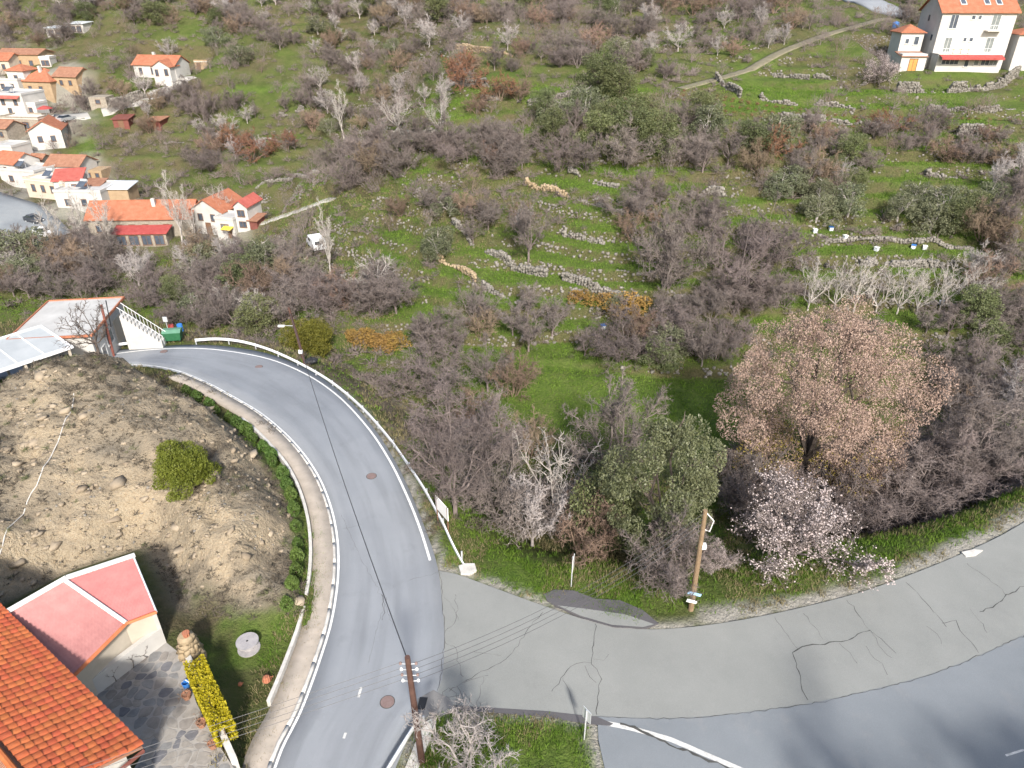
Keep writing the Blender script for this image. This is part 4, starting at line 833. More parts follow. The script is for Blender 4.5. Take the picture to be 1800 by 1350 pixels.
def grow(seed, H, R, stems=6, trunk_h=0.0, n1=6, n2=6, n3=6, n4=3, r0=0.10, lean=0.55, twig=0.012, upw=0.35, flat=1.0, droop=0.0):
    """tapered trunk and limbs plus a haze of fine twigs; returns (MB of limbs, twig arrays, limb end points)"""
    rs = np.random.RandomState(seed); mb = MB(); S0, S1, SR, ends = [], [], [], []
    base = np.zeros(3)
    if trunk_h > 0:
        top = np.array([rs.randn()*0.06*trunk_h, rs.randn()*0.06*trunk_h, trunk_h])
        mb.tube([(0, 0, -0.4), top*0.5+rs.randn(3)*0.04*trunk_h, top], [r0*1.35, r0*1.05, r0], 7); base = top
    for i in range(stems):
        az = 2*math.pi*(i+0.7*rs.rand())/stems; out = lean*(0.35+0.9*rs.rand())
        tgt = np.array([math.cos(az)*R*out, math.sin(az)*R*out, trunk_h+(H-trunk_h)*(0.62+0.36*rs.rand())*(1-0.25*out*flat)])
        if i == 0: tgt = np.array([rs.randn()*R*0.1, rs.randn()*R*0.1, H*0.96])
        L = np.linalg.norm(tgt-base); pts = [base+(np.array([math.cos(az), math.sin(az), 0])*0.06*R if trunk_h == 0 else 0)]
        if trunk_h == 0: pts[0] = pts[0]-np.array([0, 0, 0.3])
        for k in range(1, 5):
            t = k/4; p = base*(1-t)+tgt*t; p = p+rs.randn(3)*0.045*L*(1 if k < 4 else 0); p[2] -= 0.10*L*t*(1-t)*4*0.3; pts.append(p)
        rr = r0*(0.75 if trunk_h > 0 else 0.8); mb.tube(pts, [rr, rr*0.75, rr*0.5, rr*0.32, rr*0.14], 5)
        dirs = unit(pts[-1]-pts[0])
        for j in range(n1):
            t = 0.28+0.72*(j+rs.rand())/n1; q = t*4; k = min(3, int(q)); p = pts[k]*(1-(q-k))+pts[k+1]*(q-k)
            rad = np.array([p[0], p[1], 0]); rad = unit(rad+rs.randn(3)*0.25*R)
            d = unit(dirs*0.45+rad*0.75+rs.randn(3)*0.5+np.array([0, 0, upw])); l = R*(0.34+0.3*rs.rand())*(1.15-0.5*t)
            p1 = p+d*l*0.55+rs.randn(3)*0.05*l; p2 = p+d*l+np.array([0, 0, (0.10-droop)*l])+rs.randn(3)*0.06*l
            mb.tube([p, p1, p2], [rr*0.34, rr*0.22, rr*0.08], 4, False); ends.append(p2)
            for m in range(n2):
                t2 = 0.2+0.8*(m+rs.rand())/n2; s = p+(p1-p)*min(1, t2*2) if t2 < 0.5 else p1+(p2-p1)*(t2*2-1)
                d2 = unit(d*0.6+rs.randn(3)*0.75+np.array([0, 0, upw*0.8-droop])); l2 = l*(0.35+0.35*rs.rand()); e = s+d2*l2
                S0.append(s); S1.append(e); SR.append(twig*2.2); ends.append(e)
                for a in range(n3):
                    t3 = 0.15+0.85*(a+rs.rand())/n3; s3 = s+(e-s)*t3; d3 = unit(d2*0.6+rs.randn(3)*0.75+np.array([0, 0, upw*0.6-droop])); l3 = l2*(0.35+0.4*rs.rand()); e3 = s3+d3*l3
                    S0.append(s3); S1.append(e3); SR.append(twig*1.3)
                    for b in range(n4):
                        s4 = s3+(e3-s3)*(0.25+0.7*rs.rand()); d4 = unit(d3*0.6+rs.randn(3)*0.8+np.array([0, 0, upw*0.5-droop])); S0.append(s4); S1.append(s4+d4*l3*(0.4+0.5*rs.rand())); SR.append(twig)
    return mb, (np.array(S0), np.array(S1), np.array(SR)), np.array(ends)

bark_mauve = M('bark_mauve', (0.125, 0.103, 0.095), (0.235, 0.195, 0.18), scale=0.9, rnd=0.22, rough=0.9)
bark_brown = M('bark_brown', (0.165, 0.115, 0.085), (0.26, 0.19, 0.14), scale=0.9, rnd=0.25, rough=0.9)
bark_grey = M('bark_grey', (0.30, 0.27, 0.26), (0.43, 0.39, 0.37), scale=0.9, rnd=0.16, rough=0.9)
bark_pale = M('bark_pale', (0.33, 0.30, 0.275), (0.46, 0.425, 0.39), scale=1.5, rnd=0.12, rough=0.9)
bark_dark = M('bark_dark', (0.075, 0.060, 0.050), (0.13, 0.105, 0.09), scale=2.0, rough=0.95)
leaf_oak = M('leaf_evergreen', (0.075, 0.095, 0.035), (0.165, 0.18, 0.08), scale=1.6, rnd=0.22, trans=0.2, spec=0.4, rough=0.55)
leaf_near = M('leaf_near_oak', (0.085, 0.10, 0.045), (0.19, 0.20, 0.10), scale=1.2, trans=0.2, spec=0.5, rough=0.5)
leaf_olive = M('leaf_olive', (0.10, 0.115, 0.065), (0.20, 0.21, 0.125), scale=1.6, rnd=0.2, trans=0.2, rough=0.6)
leaf_dry = M('leaf_dry', (0.26, 0.175, 0.138), (0.46, 0.345, 0.285), scale=1.1, trans=0.2, rough=0.75)
leaf_gold = M('leaf_golden', (0.26, 0.20, 0.035), (0.42, 0.34, 0.10), scale=1.4, trans=0.25, rough=0.7)
leaf_pine = M('leaf_pine', (0.085, 0.110, 0.012), (0.175, 0.195, 0.03), scale=1.5, trans=0.2, rough=0.6)
leaf_cyp = M('leaf_cypress', (0.045, 0.085, 0.018), (0.10, 0.155, 0.035), scale=3.0, rnd=0.2, trans=0.15, rough=0.6)
leaf_thuja = M('leaf_thuja', (0.085, 0.090, 0.012), (0.17, 0.155, 0.025), scale=2.0, trans=0.15, rough=0.6)
leaf_yellow = M('leaf_yellow', (0.27, 0.235, 0.010), (0.48, 0.40, 0.02), scale=4.0, trans=0.25, rough=0.6)
leaf_gorse = M('leaf_gorse', (0.20, 0.125, 0.035), (0.34, 0.21, 0.06), scale=2.0, rnd=0.15, trans=0.1)
leaf_russet = M('leaf_russet', (0.16, 0.075, 0.045), (0.27, 0.14, 0.09), scale=2.0, rnd=0.15, trans=0.1)
petal = M('blossom', (0.58, 0.47, 0.46), (0.74, 0.66, 0.64), scale=2.0, trans=0.3, rough=0.7)
blade_m = M('grass_blades', (0.070, 0.150, 0.012), (0.175, 0.265, 0.04), scale=0.35, coords='World', trans=0.3, rough=0.7)
straw_m = M('straw_blades', (0.16, 0.14, 0.068), (0.27, 0.23, 0.125), scale=0.5, coords='World', trans=0.2, rough=0.8)

def proto_bare(seed, H, R, bmat, tmat, **k):
    mb, (a, b, r), e = grow(seed, H, R, **k)
    return {'H': H, 'parts': [('trunk', mb.mesh('trunk', bmat)), ('crown', spikes_mesh('crown', a, b, r, tmat))]}
def lobes(rs, H, R, z0, n, rl):
    L = []
    for i in range(n):
        az = 2*math.pi*i*0.618+rs.rand()*0.6; h = (i+0.5)/n; z = z0+(H-z0-rl*0.6)*(0.12+0.88*h); w = R*math.sqrt(max(0.05, 1-(2*max(0, h-0.35)/1.35)**2))
        rr = w*(0.25+0.75*rs.rand()**0.7); L.append((rr*math.cos(az), rr*math.sin(az), z-0.12*(H-z0)*rs.rand(), rl*(0.45+0.95*rs.rand())))
    return L
def leaf_cloud(rs, L, n, shell=0.55, thr=-0.9):
    L = np.array(L); w = L[:, 3]**2; k = rs.choice(len(L), n, p=w/w.sum()); d = rs.randn(n, 3); d /= np.linalg.norm(d, axis=1)[:, None]
    r = L[k, 3]*(shell+(1.08-shell)*rs.rand(n)**0.6); q = L[k, :3]+d*r[:, None]*np.array([1, 1, 0.82]); f = 2.4/max(0.6, L[:, 3].mean()); ph = rs.rand(9)*6
    g = np.sin(f*q[:, 0]+ph[0]+np.sin(0.7*f*q[:, 1]))+np.sin(f*q[:, 1]*1.1+ph[1]+np.sin(0.6*f*q[:, 2]))+np.sin(1.2*f*q[:, 2]+ph[2]+np.sin(0.8*f*q[:, 0]+ph[3])); return q[g > thr+0.3*rs.randn(n)]
def proto_leaf(seed, H, R, lmat, bmat, nl, nleaf, size, z0, rl, trunk_h, extra=None, r0=0.16, shell=0.55, thr=-1.5):
    rs = np.random.RandomState(seed); Ls = lobes(rs, H, R, z0, nl, rl)
    mb, (a, b, r), e = grow(seed, H*0.93, R*0.8, stems=6, trunk_h=trunk_h, n1=4, n2=2, n3=1, n4=0, r0=r0, lean=0.7)
    C = leaf_cloud(rs, Ls, nleaf, shell, thr); C = C[C[:, 2] > z0*0.3]
    V, F = leaves_arrays(C, size, rs); parts = [('trunk', mb.mesh('trunk', bmat)), ('crown', np_mesh('crown', V, F, lmat))]
    if extra:
        n2, m2, sel = extra; C2 = leaf_cloud(rs, [l for l in Ls if sel(l)] or Ls, n2, 0.85); V, F = leaves_arrays(C2, size, rs); parts.append(('leaf_cluster', np_mesh('leaf_cluster', V, F, m2)))
    return {'H': H, 'parts': parts}

PROTO = {}
for i in range(4): PROTO['bush%d' % i] = proto_bare(100+i, 5.0, 2.6+0.25*i, bark_mauve, bark_mauve, stems=8, n1=7, n2=6, n3=7, n4=4, r0=0.08, lean=0.85, twig=0.011)
for i in range(3): PROTO['brown%d' % i] = proto_bare(120+i, 4.5, 2.6, bark_brown, bark_brown, stems=8, n1=6, n2=6, n3=6, n4=2, r0=0.08, lean=0.85, twig=0.014)
for i in range(3): PROTO['tree%d' % i] = proto_bare(140+i, 7.0, 3.0, bark_mauve, bark_mauve, stems=6, trunk_h=1.3, n1=8, n2=6, n3=7, n4=4, r0=0.13, lean=0.8, twig=0.011)
for i in range(3): PROTO['grey%d' % i] = proto_bare(160+i, 6.0, 2.8, bark_grey, bark_grey, stems=6, trunk_h=0.8, n1=7, n2=6, n3=5, n4=3, r0=0.12, lean=0.85, twig=0.013)
for i in range(3): PROTO['pale%d' % i] = proto_bare(180+i, 6.0, 3.0, bark_pale, bark_pale, stems=6, trunk_h=0.9, n1=6, n2=5, n3=4, n4=1, r0=0.11, lean=0.9, twig=0.014)
for i in range(2): PROTO['poplar%d' % i] = proto_bare(200+i, 13.0, 2.8, bark_pale, bark_pale, stems=5, trunk_h=2.5, n1=10, n2=6, n3=4, n4=1, r0=0.16, lean=0.6, twig=0.015, upw=0.8)
PROTO['dark0'] = proto_bare(190, 6.0, 3.2, bark_dark, bark_dark, stems=6, trunk_h=1.4, n1=6, n2=4, n3=3, n4=1, r0=0.13, lean=1.0, twig=0.018)
for i in range(3): PROTO['oak%d' % i] = proto_leaf(220+i, 7.0, 3.1, leaf_oak, bark_dark, 24, 9000, 0.22, 0.7, 1.15, 1.2)
for i in range(2): PROTO['olive%d' % i] = proto_leaf(240+i, 5.0, 2.5, leaf_olive, bark_grey, 18, 6500, 0.20, 0.6, 0.9, 0.9)
for i in range(2): PROTO['gorse%d' % i] = proto_leaf(250+i, 2.0, 1.5, leaf_gorse, bark_brown, 10, 1500, 0.2, 0.1, 0.6, 0.2, r0=0.05)
for i in range(2): PROTO['russet%d' % i] = proto_bare(260+i, 2.0, 1.6, bark_brown, leaf_russet, stems=8, n1=5, n2=5, n3=5, n4=2, r0=0.04, lean=0.9, twig=0.012)
for i in range(2):
    rs = np.random.RandomState(270+i); z = rs.rand(1100)**0.9; az = rs.rand(1100)*6.28; rr = 0.36*np.sin(np.clip(z*1.02, 0, 1)*math.pi*0.93+0.18)*(0.75+0.35*rs.rand(1100))
    C = np.stack([rr*np.cos(az), rr*np.sin(az), 0.08+1.45*z], -1); V, F = leaves_arrays(C, 0.16, rs, 0.5, 1.2)
    PROTO['cypress%d' % i] = {'H': 1.6, 'parts': [('trunk', MB().tube([(0,0,-0.2),(0,0,0.6),(0,0,1.4)], [0.035,0.03,0.01], 5).mesh('trunk', bark_brown)), ('crown', np_mesh('crown', V, F, leaf_cyp))]}
PROTO['bigoak'] = proto_leaf(300, 14.5, 8.4, leaf_dry, bark_dark, 95, 105000, 0.135, 1.4, 1.5, 3.0, (16000, leaf_gold, lambda l: l[2] < 5.0), r0=0.45, shell=0.6, thr=-1.7)
PROTO['nearoak'] = proto_leaf(301, 11.5, 3.9, leaf_near, bark_dark, 46, 36000, 0.155, 1.0, 0.95, 2.0, (12000, leaf_olive, lambda l: True), r0=0.3, thr=-1.2)
PROTO['pine'] = proto_leaf(302, 3.6, 2.3, leaf_pine, bark_brown, 30, 28000, 0.13, 0.3, 0.75, 0.6, r0=0.10, thr=-2.2)
PROTO['thuja'] = proto_leaf(303, 4.6, 2.9, leaf_thuja, bark_brown, 34, 34000, 0.15, 0.2, 1.1, 0.4, r0=0.1, thr=-2.2)
mb, (a, b, r), e = grow(310, 5.2, 4.0, stems=9, trunk_h=0.6, n1=8, n2=6, n3=5, n4=2, r0=0.13, lean=0.95, twig=0.014)
rs = np.random.RandomState(311); sel = rs.choice(len(b), 9000); C = a[sel]+(b[sel]-a[sel])*rs.rand(9000, 1)+rs.randn(9000, 3)*0.05; V, F = leaves_arrays(C, 0.095, rs, 0.9)
PROTO['almond'] = {'H': 5.2, 'parts': [('trunk', mb.mesh('trunk', bark_mauve)), ('crown', spikes_mesh('crown', a, b, r, bark_mauve)), ('blossom', np_mesh('blossom', V, F, petal))]}

TREE_SPOTS = []
NAME = {'bush': 'bare_shrub', 'brow': 'bare_shrub', 'tree': 'bare_tree', 'grey': 'bare_tree', 'pale': 'pale_tree', 'dark': 'bare_tree', 'popl': 'poplar_tree', 'oak': 'evergreen_oak', 'oliv': 'olive_tree', 'gors': 'gorse_bush', 'russ': 'bramble_bush', 'cypr': 'cypress_sapling', 'bigo': 'oak_tree', 'near': 'evergreen_oak', 'pine': 'pine_tree', 'thuj': 'conifer_bush', 'almo': 'almond_tree'}
CAT = {'bare_shrub': 'shrub', 'bare_tree': 'tree', 'pale_tree': 'tree', 'poplar_tree': 'tree', 'evergreen_oak': 'tree', 'olive_tree': 'tree', 'gorse_bush': 'bush', 'bramble_bush': 'bush', 'cypress_sapling': 'sapling', 'oak_tree': 'tree', 'pine_tree': 'tree', 'conifer_bush': 'bush', 'almond_tree': 'tree'}
def plant(kind, p, h, label, group=None, wide=1.0, rz=None, sink=0.1):
    pr = PROTO[kind]; nm = NAME.get(kind[:4], NAME.get(kind[:3]))
    e = empty(nm, (p[0], p[1], p[2]-sink), RS.rand()*6.28 if rz is None else rz, label, CAT[nm], group)
    s = h/pr['H']; e.scale = (s*wide, s*wide*(0.92+0.16*RS.rand()), s)
    for n, me in pr['parts']: link(bpy.data.objects.new(n, me), e)
    TREE_SPOTS.append((p[0], p[1], h*0.3*wide)); return e
def vplant(kind, px, py, hpx, label, group=None, wide=1.0, rz=None):
    p = G(px, py); dz = depth_of(p); ang = math.atan2(CAM_Z-p.z, p.y); h = hpx*dz/FPX/math.cos(ang)*0.88
    return plant(kind, p, h, label, group, wide, rz)
ORD = ['leftmost'] + [w+' from left' for w in ('second third fourth fifth sixth seventh eighth ninth tenth eleventh twelfth thirteenth fourteenth fifteenth sixteenth seventeenth eighteenth nineteenth twentieth').split()]
def number_off(objs, label):
    # rows by distance, then places along each row, so that every tree can be pointed at
    n = len(objs); rows = 1 if n < 8 else 2 if n < 18 else 3 if n < 34 else 4 if n < 56 else 5
    nm = {1: [''], 2: ['front row', 'back row'], 3: ['front row', 'middle row', 'back row'], 4: ['front row', 'second row', 'third row', 'back row'], 5: ['front row', 'second row', 'third row', 'fourth row', 'back row']}[rows]
    objs = sorted(objs, key=lambda o: o.location.y); place = label
    for w in ('bare mauve tree ', 'bare tree ', 'bare shrub ', 'bare undergrowth shrub ', 'evergreen oak ', 'olive tree ', 'rust-gold gorse bush ', 'tree ', 'young green cypress ', 'pale leafless walnut '):
        if label.startswith(w): place = label[len(w):]; break
    look = {'bare_shrub': 'bare shrub', 'bare_tree': 'bare tree', 'pale_tree': 'pale bare tree', 'evergreen_oak': 'evergreen oak', 'olive_tree': 'olive', 'gorse_bush': 'gorse bush', 'bramble_bush': 'russet bramble', 'cypress_sapling': 'young cypress', 'poplar_tree': 'poplar'}
    for r in range(rows):
        part = sorted(objs[r*n//rows:(r+1)*n//rows], key=lambda o: o.location.x/max(1, o.location.y))
        for i, o in enumerate(part):
            tail = '%s%s' % (ORD[min(i, 19)], (' in '+nm[r]) if nm[r] else ''); lk = look[o.name.split('.')[0]]; short = ' '.join(place.split()[:16-len(tail.split())-len(lk.split())]); o['label'] = '%s %s, %s%s' % (look[o.name.split('.')[0]], short, ORD[min(i, 19)], (' in '+nm[r]) if nm[r] else '')
# ------------------------------------------------------------------ single trees one can point at
vplant('bigoak', 1402, 862, 322, 'huge spreading oak with pinkish-brown dry leaves in the gully', None, 0.80, 3.5)
vplant('nearoak', 1148, 985, 262, 'tall glossy evergreen oak behind the roadside verge', None, 0.78, 0.3)
vplant('oak1', 1066, 965, 155, 'smaller evergreen oak tucked against the tall glossy one', None, 0.75)
vplant('almond', 1392, 980, 108, 'almond shrub in pale pink blossom at the verge by the timber pole', None, 1.1, 1.0)
vplant('almond', 1262, 1000, 36, 'small low sprig of almond blossom just behind the timber pole')
vplant('pine', 325, 858, 80, 'rounded yellow-green young pine on the bare earth knoll', None, 0.92)
vplant('thuja', 545, 621, 66, 'dense rounded olive-gold conifer bush beside the guardrail', None, 1.0)
vplant('bush1', 1182, 1032, 118, 'bare mauve shrub at the verge between evergreen oak and timber pole', None, 1.0)
vplant('dark0', 172, 622, 95, 'dark spreading bare tree before the white house at the bend', None, 1.1)
vplant('grey1', 830, 1385, 112, 'leafless grey tree on the grass island at the junction', None, 1.1, 0.4)
near = [('tree0',800,905,205,'tallest bare tree of the thicket beside the white roadside board',0.85),('bush2',885,925,160,'bare shrub of the thicket nearest the verge by the white roadside board',1.1),('tree1',858,845,150,'bare tree in the second row of the thicket below the guardrail',0.95),
 ('bush0',768,800,120,'bare shrub close behind the guardrail where the road straightens',1.2),('pale0',975,935,180,'leafless tree with pale forked top between thicket and evergreen oak',0.75),('grey1',935,960,120,'bare grey tree at the edge of the verge below the forked pale tree',0.9),('tree2',1076,862,190,'broad bare tree with dark trunk standing in the meadow hollow',1.0),
 ('tree0',857,690,105,'small bare tree on the green meadow nearest the guardrail slope',0.9),('brown1',903,695,85,'low brown bare shrub on the green meadow',0.9),('bush3',760,690,90,'round bare shrub above the guardrail slope',1.25),('brown0',838,770,85,'brown bare shrub at the upper edge of the thicket',1.2),('brown2',930,805,80,'straw-brown shrub standing alone below the meadow',1.0),
 ('brown2',1020,975,110,'brown bare shrub at the foot of the evergreen oak',1.0),('bush0',1320,905,115,'dark bare shrub between evergreen oak and dry-leaved oak',1.3),('bush3',1590,925,140,'wide bare shrub behind the green verge right of the almond',1.3),('tree1',1660,870,170,'bare tree at the right shoulder of the dry-leaved oak',1.1),('bush1',1500,905,110,'bare shrub directly behind the almond blossom',1.3),('bush2',1745,810,130,'bare shrub above the gravel patch at the far end of the verge',1.2),('bush0',1690,860,90,'low bare shrub beside the gravel at the end of the verge',1.2),('grey2',1775,760,140,'bare grey tree leaning over the end of the verge',1.1),
 ('bush1',1560,935,125,'bare shrub beyond the almond, leaning over the verge',1.25),('tree2',1645,905,150,'bare tree beyond the almond with its crown before the dry-leaved oak',1.1),('bush2',1470,930,115,'bare shrub between almond blossom and dry-leaved oak',1.2),('bush0',1340,935,110,'dark bare shrub behind the timber pole',1.1),('bush3',1715,880,120,'last bare shrub before the gravel patch at the verge end',1.1),('bush1',1170,505,150,'tall bare shrub standing alone on the green terrace',0.9),('tree2',928,462,125,'bare mauve tree standing alone in the middle of the terraces',0.85),('bush3',1290,510,120,'bare shrub on the terrace beyond the lone tall one',1.1),('bush2',1350,470,110,'bare shrub on the terrace nearest the olive rows',1.1),
 ('olive0',770,452,65,'grey-green olive on the terrace below the curved green field',0.9),('pale2',700,232,72,'white-limbed bare tree above the stone-banked track',1.0),('pale0',775,236,80,'tallest white-limbed bare tree above the stone-banked track',0.8),('poplar0',605,245,110,'tall pale tree on the slope left of the white-limbed pair',0.9),('poplar1',583,490,150,'tall pale poplar beside the parked white van',0.75),('poplar0',322,440,150,'tall pale poplar before the tiled inn',0.9),('poplar1',200,450,130,'tall pale poplar at the corner of the tiled inn',1.0),('poplar0',345,435,120,'second slim poplar before the tiled inn',0.7),('poplar1',105,455,120,'pale poplar by the village street',1.0),('pale2',395,400,80,'bare tree against the white wall of the house by the lane',0.9),
 ('bush0',360,215,75,'tall bare tree below the lone white farmhouse',0.7),('grey0',255,165,40,'silvery round bare tree before the lone white farmhouse',1.1),('grey1',300,105,40,'silvery bare tree behind the lone white farmhouse',1.1),('almond',1545,150,52,'pinkish almond tree beside the garden wall of the tall house',0.9)]
for k, x, y, h, l, w in near: vplant(k, x, y, h, l, None, w)
rw = [(1420,545,100),(1465,545,90),(1500,548,105),(1540,550,95),(1575,552,105),(1610,553,90),(1650,550,110),(1700,545,95)]
number_off([vplant('pale%d' % (i % 3), x, y, h, 'pale leafless walnut in the row above the dry-leaved oak', 'pale walnuts above the dry-leaved oak', 0.75) for i, (x, y, h) in enumerate(rw)], 'pale leafless walnut above the dry-leaved oak')

# ------------------------------------------------------------------ thickets: every tree of them an object of its own
def busy(p, pad=0.6):
    if float(hzv(np.array([p.x]), np.array([p.y]), TRD)[0]) < 1.6: return True
    for bx, by, br in BLOCK:
        if (p.x-bx)**2+(p.y-by)**2 < br*br: return True
    return False
def thicket(poly, n, kinds, hr, label, group, wide=(0.95, 1.25), gap=0.45, seed=0):
    rs = np.random.RandomState(seed+n); xs = [p[0] for p in poly]; ys = [p[1] for p in poly]; pp = np.array(poly, float); got = 0; tries = 0; made = []
    while got < n and tries < n*14:
        tries += 1; x = rs.uniform(min(xs), max(xs)); y = rs.uniform(min(ys), max(ys))
        if not inside(np.array([x]), np.array([y]), pp)[0]: continue
        p = G(x, y)
        if busy(p): continue
        h = rs.uniform(*hr); s = h*gap
        if any((p.x-a)**2+(p.y-b)**2 < (s+c*0.8)**2*0.5 for a, b, c in TREE_SPOTS): continue
        made.append(plant(kinds[rs.randint(len(kinds))], p, h, label, group, rs.uniform(*wide))); got += 1
    number_off(made, label)
BA = ['bush0','bush1','bush2','bush3','tree0','tree1','tree2','brown0']; BB = BA+['grey0','grey1','grey2','brown1']; EV = ['oak0','oak1','oak2']; OL = ['olive0','olive1']
T = thicket
T([(930,185),(1050,150),(1180,160),(1240,215),(1400,255),(1385,320),(1180,300),(930,290)], 15, EV+['olive0'], (5,7.5), 'evergreen oak in the dark belt across the middle of the hillside', 'evergreen oaks of the hillside belt', (0.95,1.2), 0.42)
T([(880,240),(1180,200),(1400,260),(1400,330),(1050,310),(900,300)], 16, BA, (4,6.5), 'bare mauve tree among the evergreen oaks of the hillside belt', 'bare trees among the evergreen belt', gap=0.36)
T([(1330,350),(1420,325),(1580,345),(1750,350),(1745,415),(1590,410),(1480,400),(1370,390)], 13, ['olive0','olive1','oak0'], (4,5.5), 'olive tree in the row above the bright green terrace', 'olive row above the green terrace', (1.0,1.25), 0.36)
T([(1310,240),(1500,230),(1800,235),(1800,300),(1560,275),(1340,300)], 20, BA+['russet0','brown2'], (2.5,4.5), 'bare shrub in the brown thicket below the tall house terraces', 'brown thicket below the tall house', (1.1,1.5), 0.36)
T([(1380,255),(1480,260),(1540,300),(1480,330),(1400,340)], 8, BB+EV, (3.5,5.5), 'tree between the brown thicket and the olive row', 'trees between thicket and olives')
T([(1730,330),(1800,290),(1800,460),(1720,460)], 7, BB, (5,7), 'bare tree at the end of the olive row', 'bare trees by the olive row end')
T([(1600,560),(1720,470),(1800,470),(1800,780),(1690,760),(1640,700)], 20, BA+['grey0','oak2'], (4,6.5), 'bare tree in the gully thicket behind the dry-leaved oak', 'gully thicket behind the oak', gap=0.4)
T([(1230,800),(1330,830),(1560,840),(1740,740),(1770,790),(1620,880),(1480,880),(1290,880)], 10, BA, (3,5), 'bare undergrowth shrub round the foot of the dry-leaved oak', 'undergrowth round the dry-leaved oak', (1.2,1.5), 0.4)
T([(640,590),(700,545),(860,560),(1000,545),(1250,560),(1250,660),(1060,640),(860,620),(720,640)], 22, BA+['oak1','olive1'], (3.5,5.5), 'bare tree in the hollow between meadow and terraces', 'bare trees in the hollow', gap=0.38)
T([(1180,560),(1260,530),(1400,540),(1280,620),(1240,680)], 8, BA, (4,5.5), 'bare tree on the near side of the dry-leaved oak hollow', 'bare trees beside the oak hollow')
T([(0,440),(160,440),(420,445),(560,470),(740,500),(720,570),(560,545),(460,590),(300,575),(250,530),(60,525),(0,540)], 66, BA+['brown1','grey0','olive0','oak2','pale1'], (4,7), 'bare tree in the wooded valley between village and bend', 'wooded valley below the village', (1.0,1.35), 0.34)
T([(560,300),(600,270),(760,235),(900,250),(900,320),(850,330),(770,270),(670,330),(590,340)], 24, BA, (3.5,6), 'bare mauve tree in the belt behind the curved green field', 'bare belt behind the green field', (1.0,1.3), 0.36)
T([(700,380),(790,330),(900,320),(930,420),(800,440)], 9, BB+['olive1'], (2.5,4.5), 'bare shrub on the steep terraces beside the curved green field', 'shrubs beside the green field')
T([(1080,370),(1130,350),(1240,370),(1400,420),(1390,470),(1230,440),(1110,440)], 14, BA, (3,5), 'bare shrub on the upper edge of the green terrace', 'shrubs on the green terrace edge')
T([(330,180),(560,120),(900,120),(920,190),(700,220),(560,250),(440,330),(330,290)], 52, BB+['russet1','olive0'], (3,5.5), 'bare tree on the terraced slope behind the village', 'bare trees behind the village', (1.0,1.35), 0.40)
T([(330,80),(400,30),(1000,30),(1180,60),(1180,140),(920,130),(600,130),(430,120)], 70, BB+['oak0','olive1','brown2'], (3,6), 'bare tree on the upper terraces beyond the village', 'bare trees on the upper terraces', (1.0,1.3), 0.42)
T([(150,0),(1180,0),(1180,40),(700,45),(400,40),(150,60)], 60, BB+['oak1','oak2'], (3.5,6.5), 'bare tree along the skyline of the hillside', 'trees along the hillside top', (1.0,1.4), 0.42)
T([(1190,0),(1500,5),(1470,50),(1300,110),(1190,135)], 30, BB, (3,5.5), 'bare tree on the slope above the dirt track', 'bare trees above the dirt track', (1.0,1.3), 0.42)
T([(0,0),(150,0),(150,85),(0,85)], 16, BB+['oak0'], (3,6), 'bare tree on the slope above the mud-brick farm', 'trees above the mud-brick farm')
T([(100,165),(190,165),(330,140),(330,200),(260,240),(130,190)], 14, BB, (3,5), 'bare tree between the village and the lone farmhouse', 'trees below the farmhouse')
T([(1590,0),(1640,0),(1600,60),(1560,75)], 5, BB, (3,4.5), 'bare shrub beside the car park of the tall house', 'shrubs by the car park')
T([(20,385),(160,400),(320,435),(300,452),(80,448),(20,430)], 12, ['pale0','pale1','pale2','poplar0','grey1'], (5,9), 'pale bare tree along the village street and inn yard', 'pale trees of the village street', (0.8,1.0), 0.3)
T([(590,590),(700,600),(700,625),(620,612)], 7, ['gorse0','gorse1'], (1.3,2.0), 'rust-gold gorse bush on the slope beyond the conifer bush', 'rust-gold gorse bushes', (1.1,1.5), 0.2)
T([(1020,520),(1120,540),(1115,560),(1010,535)], 6, ['gorse0','gorse1','olive0'], (1.5,2.4), 'rust-gold gorse bush under the lowest terrace wall', 'gorse under the terrace wall', (1.1,1.5), 0.2)
cyp = [(362,680),(382,690),(399,702),(412,712),(426,726),(440,741),(453,754),(466,768),(478,784),(489,802),(493,824),(498,846),(506,868),(514,890),(520,915),(523,945),(520,975),(519,1002),(517,1030),(511,1058),(505,1085)]
def wall_side(px, py):
    q = PR(px, py); d = np.linalg.norm(EL-np.array([q.x, q.y]), axis=1); i = int(d.argmin()); return i
cy = []
for x, y in cyp:
    i = wall_side(x, y); p = offs(EL, 2.15+0.3*RS.rand())[i]; z = hz(p[0], p[1])
    cy.append(plant('cypress%d' % RS.randint(2), (p[0], p[1], z), 1.15+0.55*RS.rand(), 'young green cypress in the hedge row behind the pavement wall', 'cypress hedge along the pavement', 1.1+0.3*RS.rand()))
cy.sort(key=lambda o: -o.location.y)
for i, o in enumerate(cy): o['label'] = 'young green cypress behind the pavement wall, %s of the hedge row counted from the bend' % (('first second third fourth fifth sixth seventh eighth ninth tenth eleventh twelfth thirteenth fourteenth fifteenth sixteenth seventeenth eighteenth nineteenth twentieth last').split()[i])

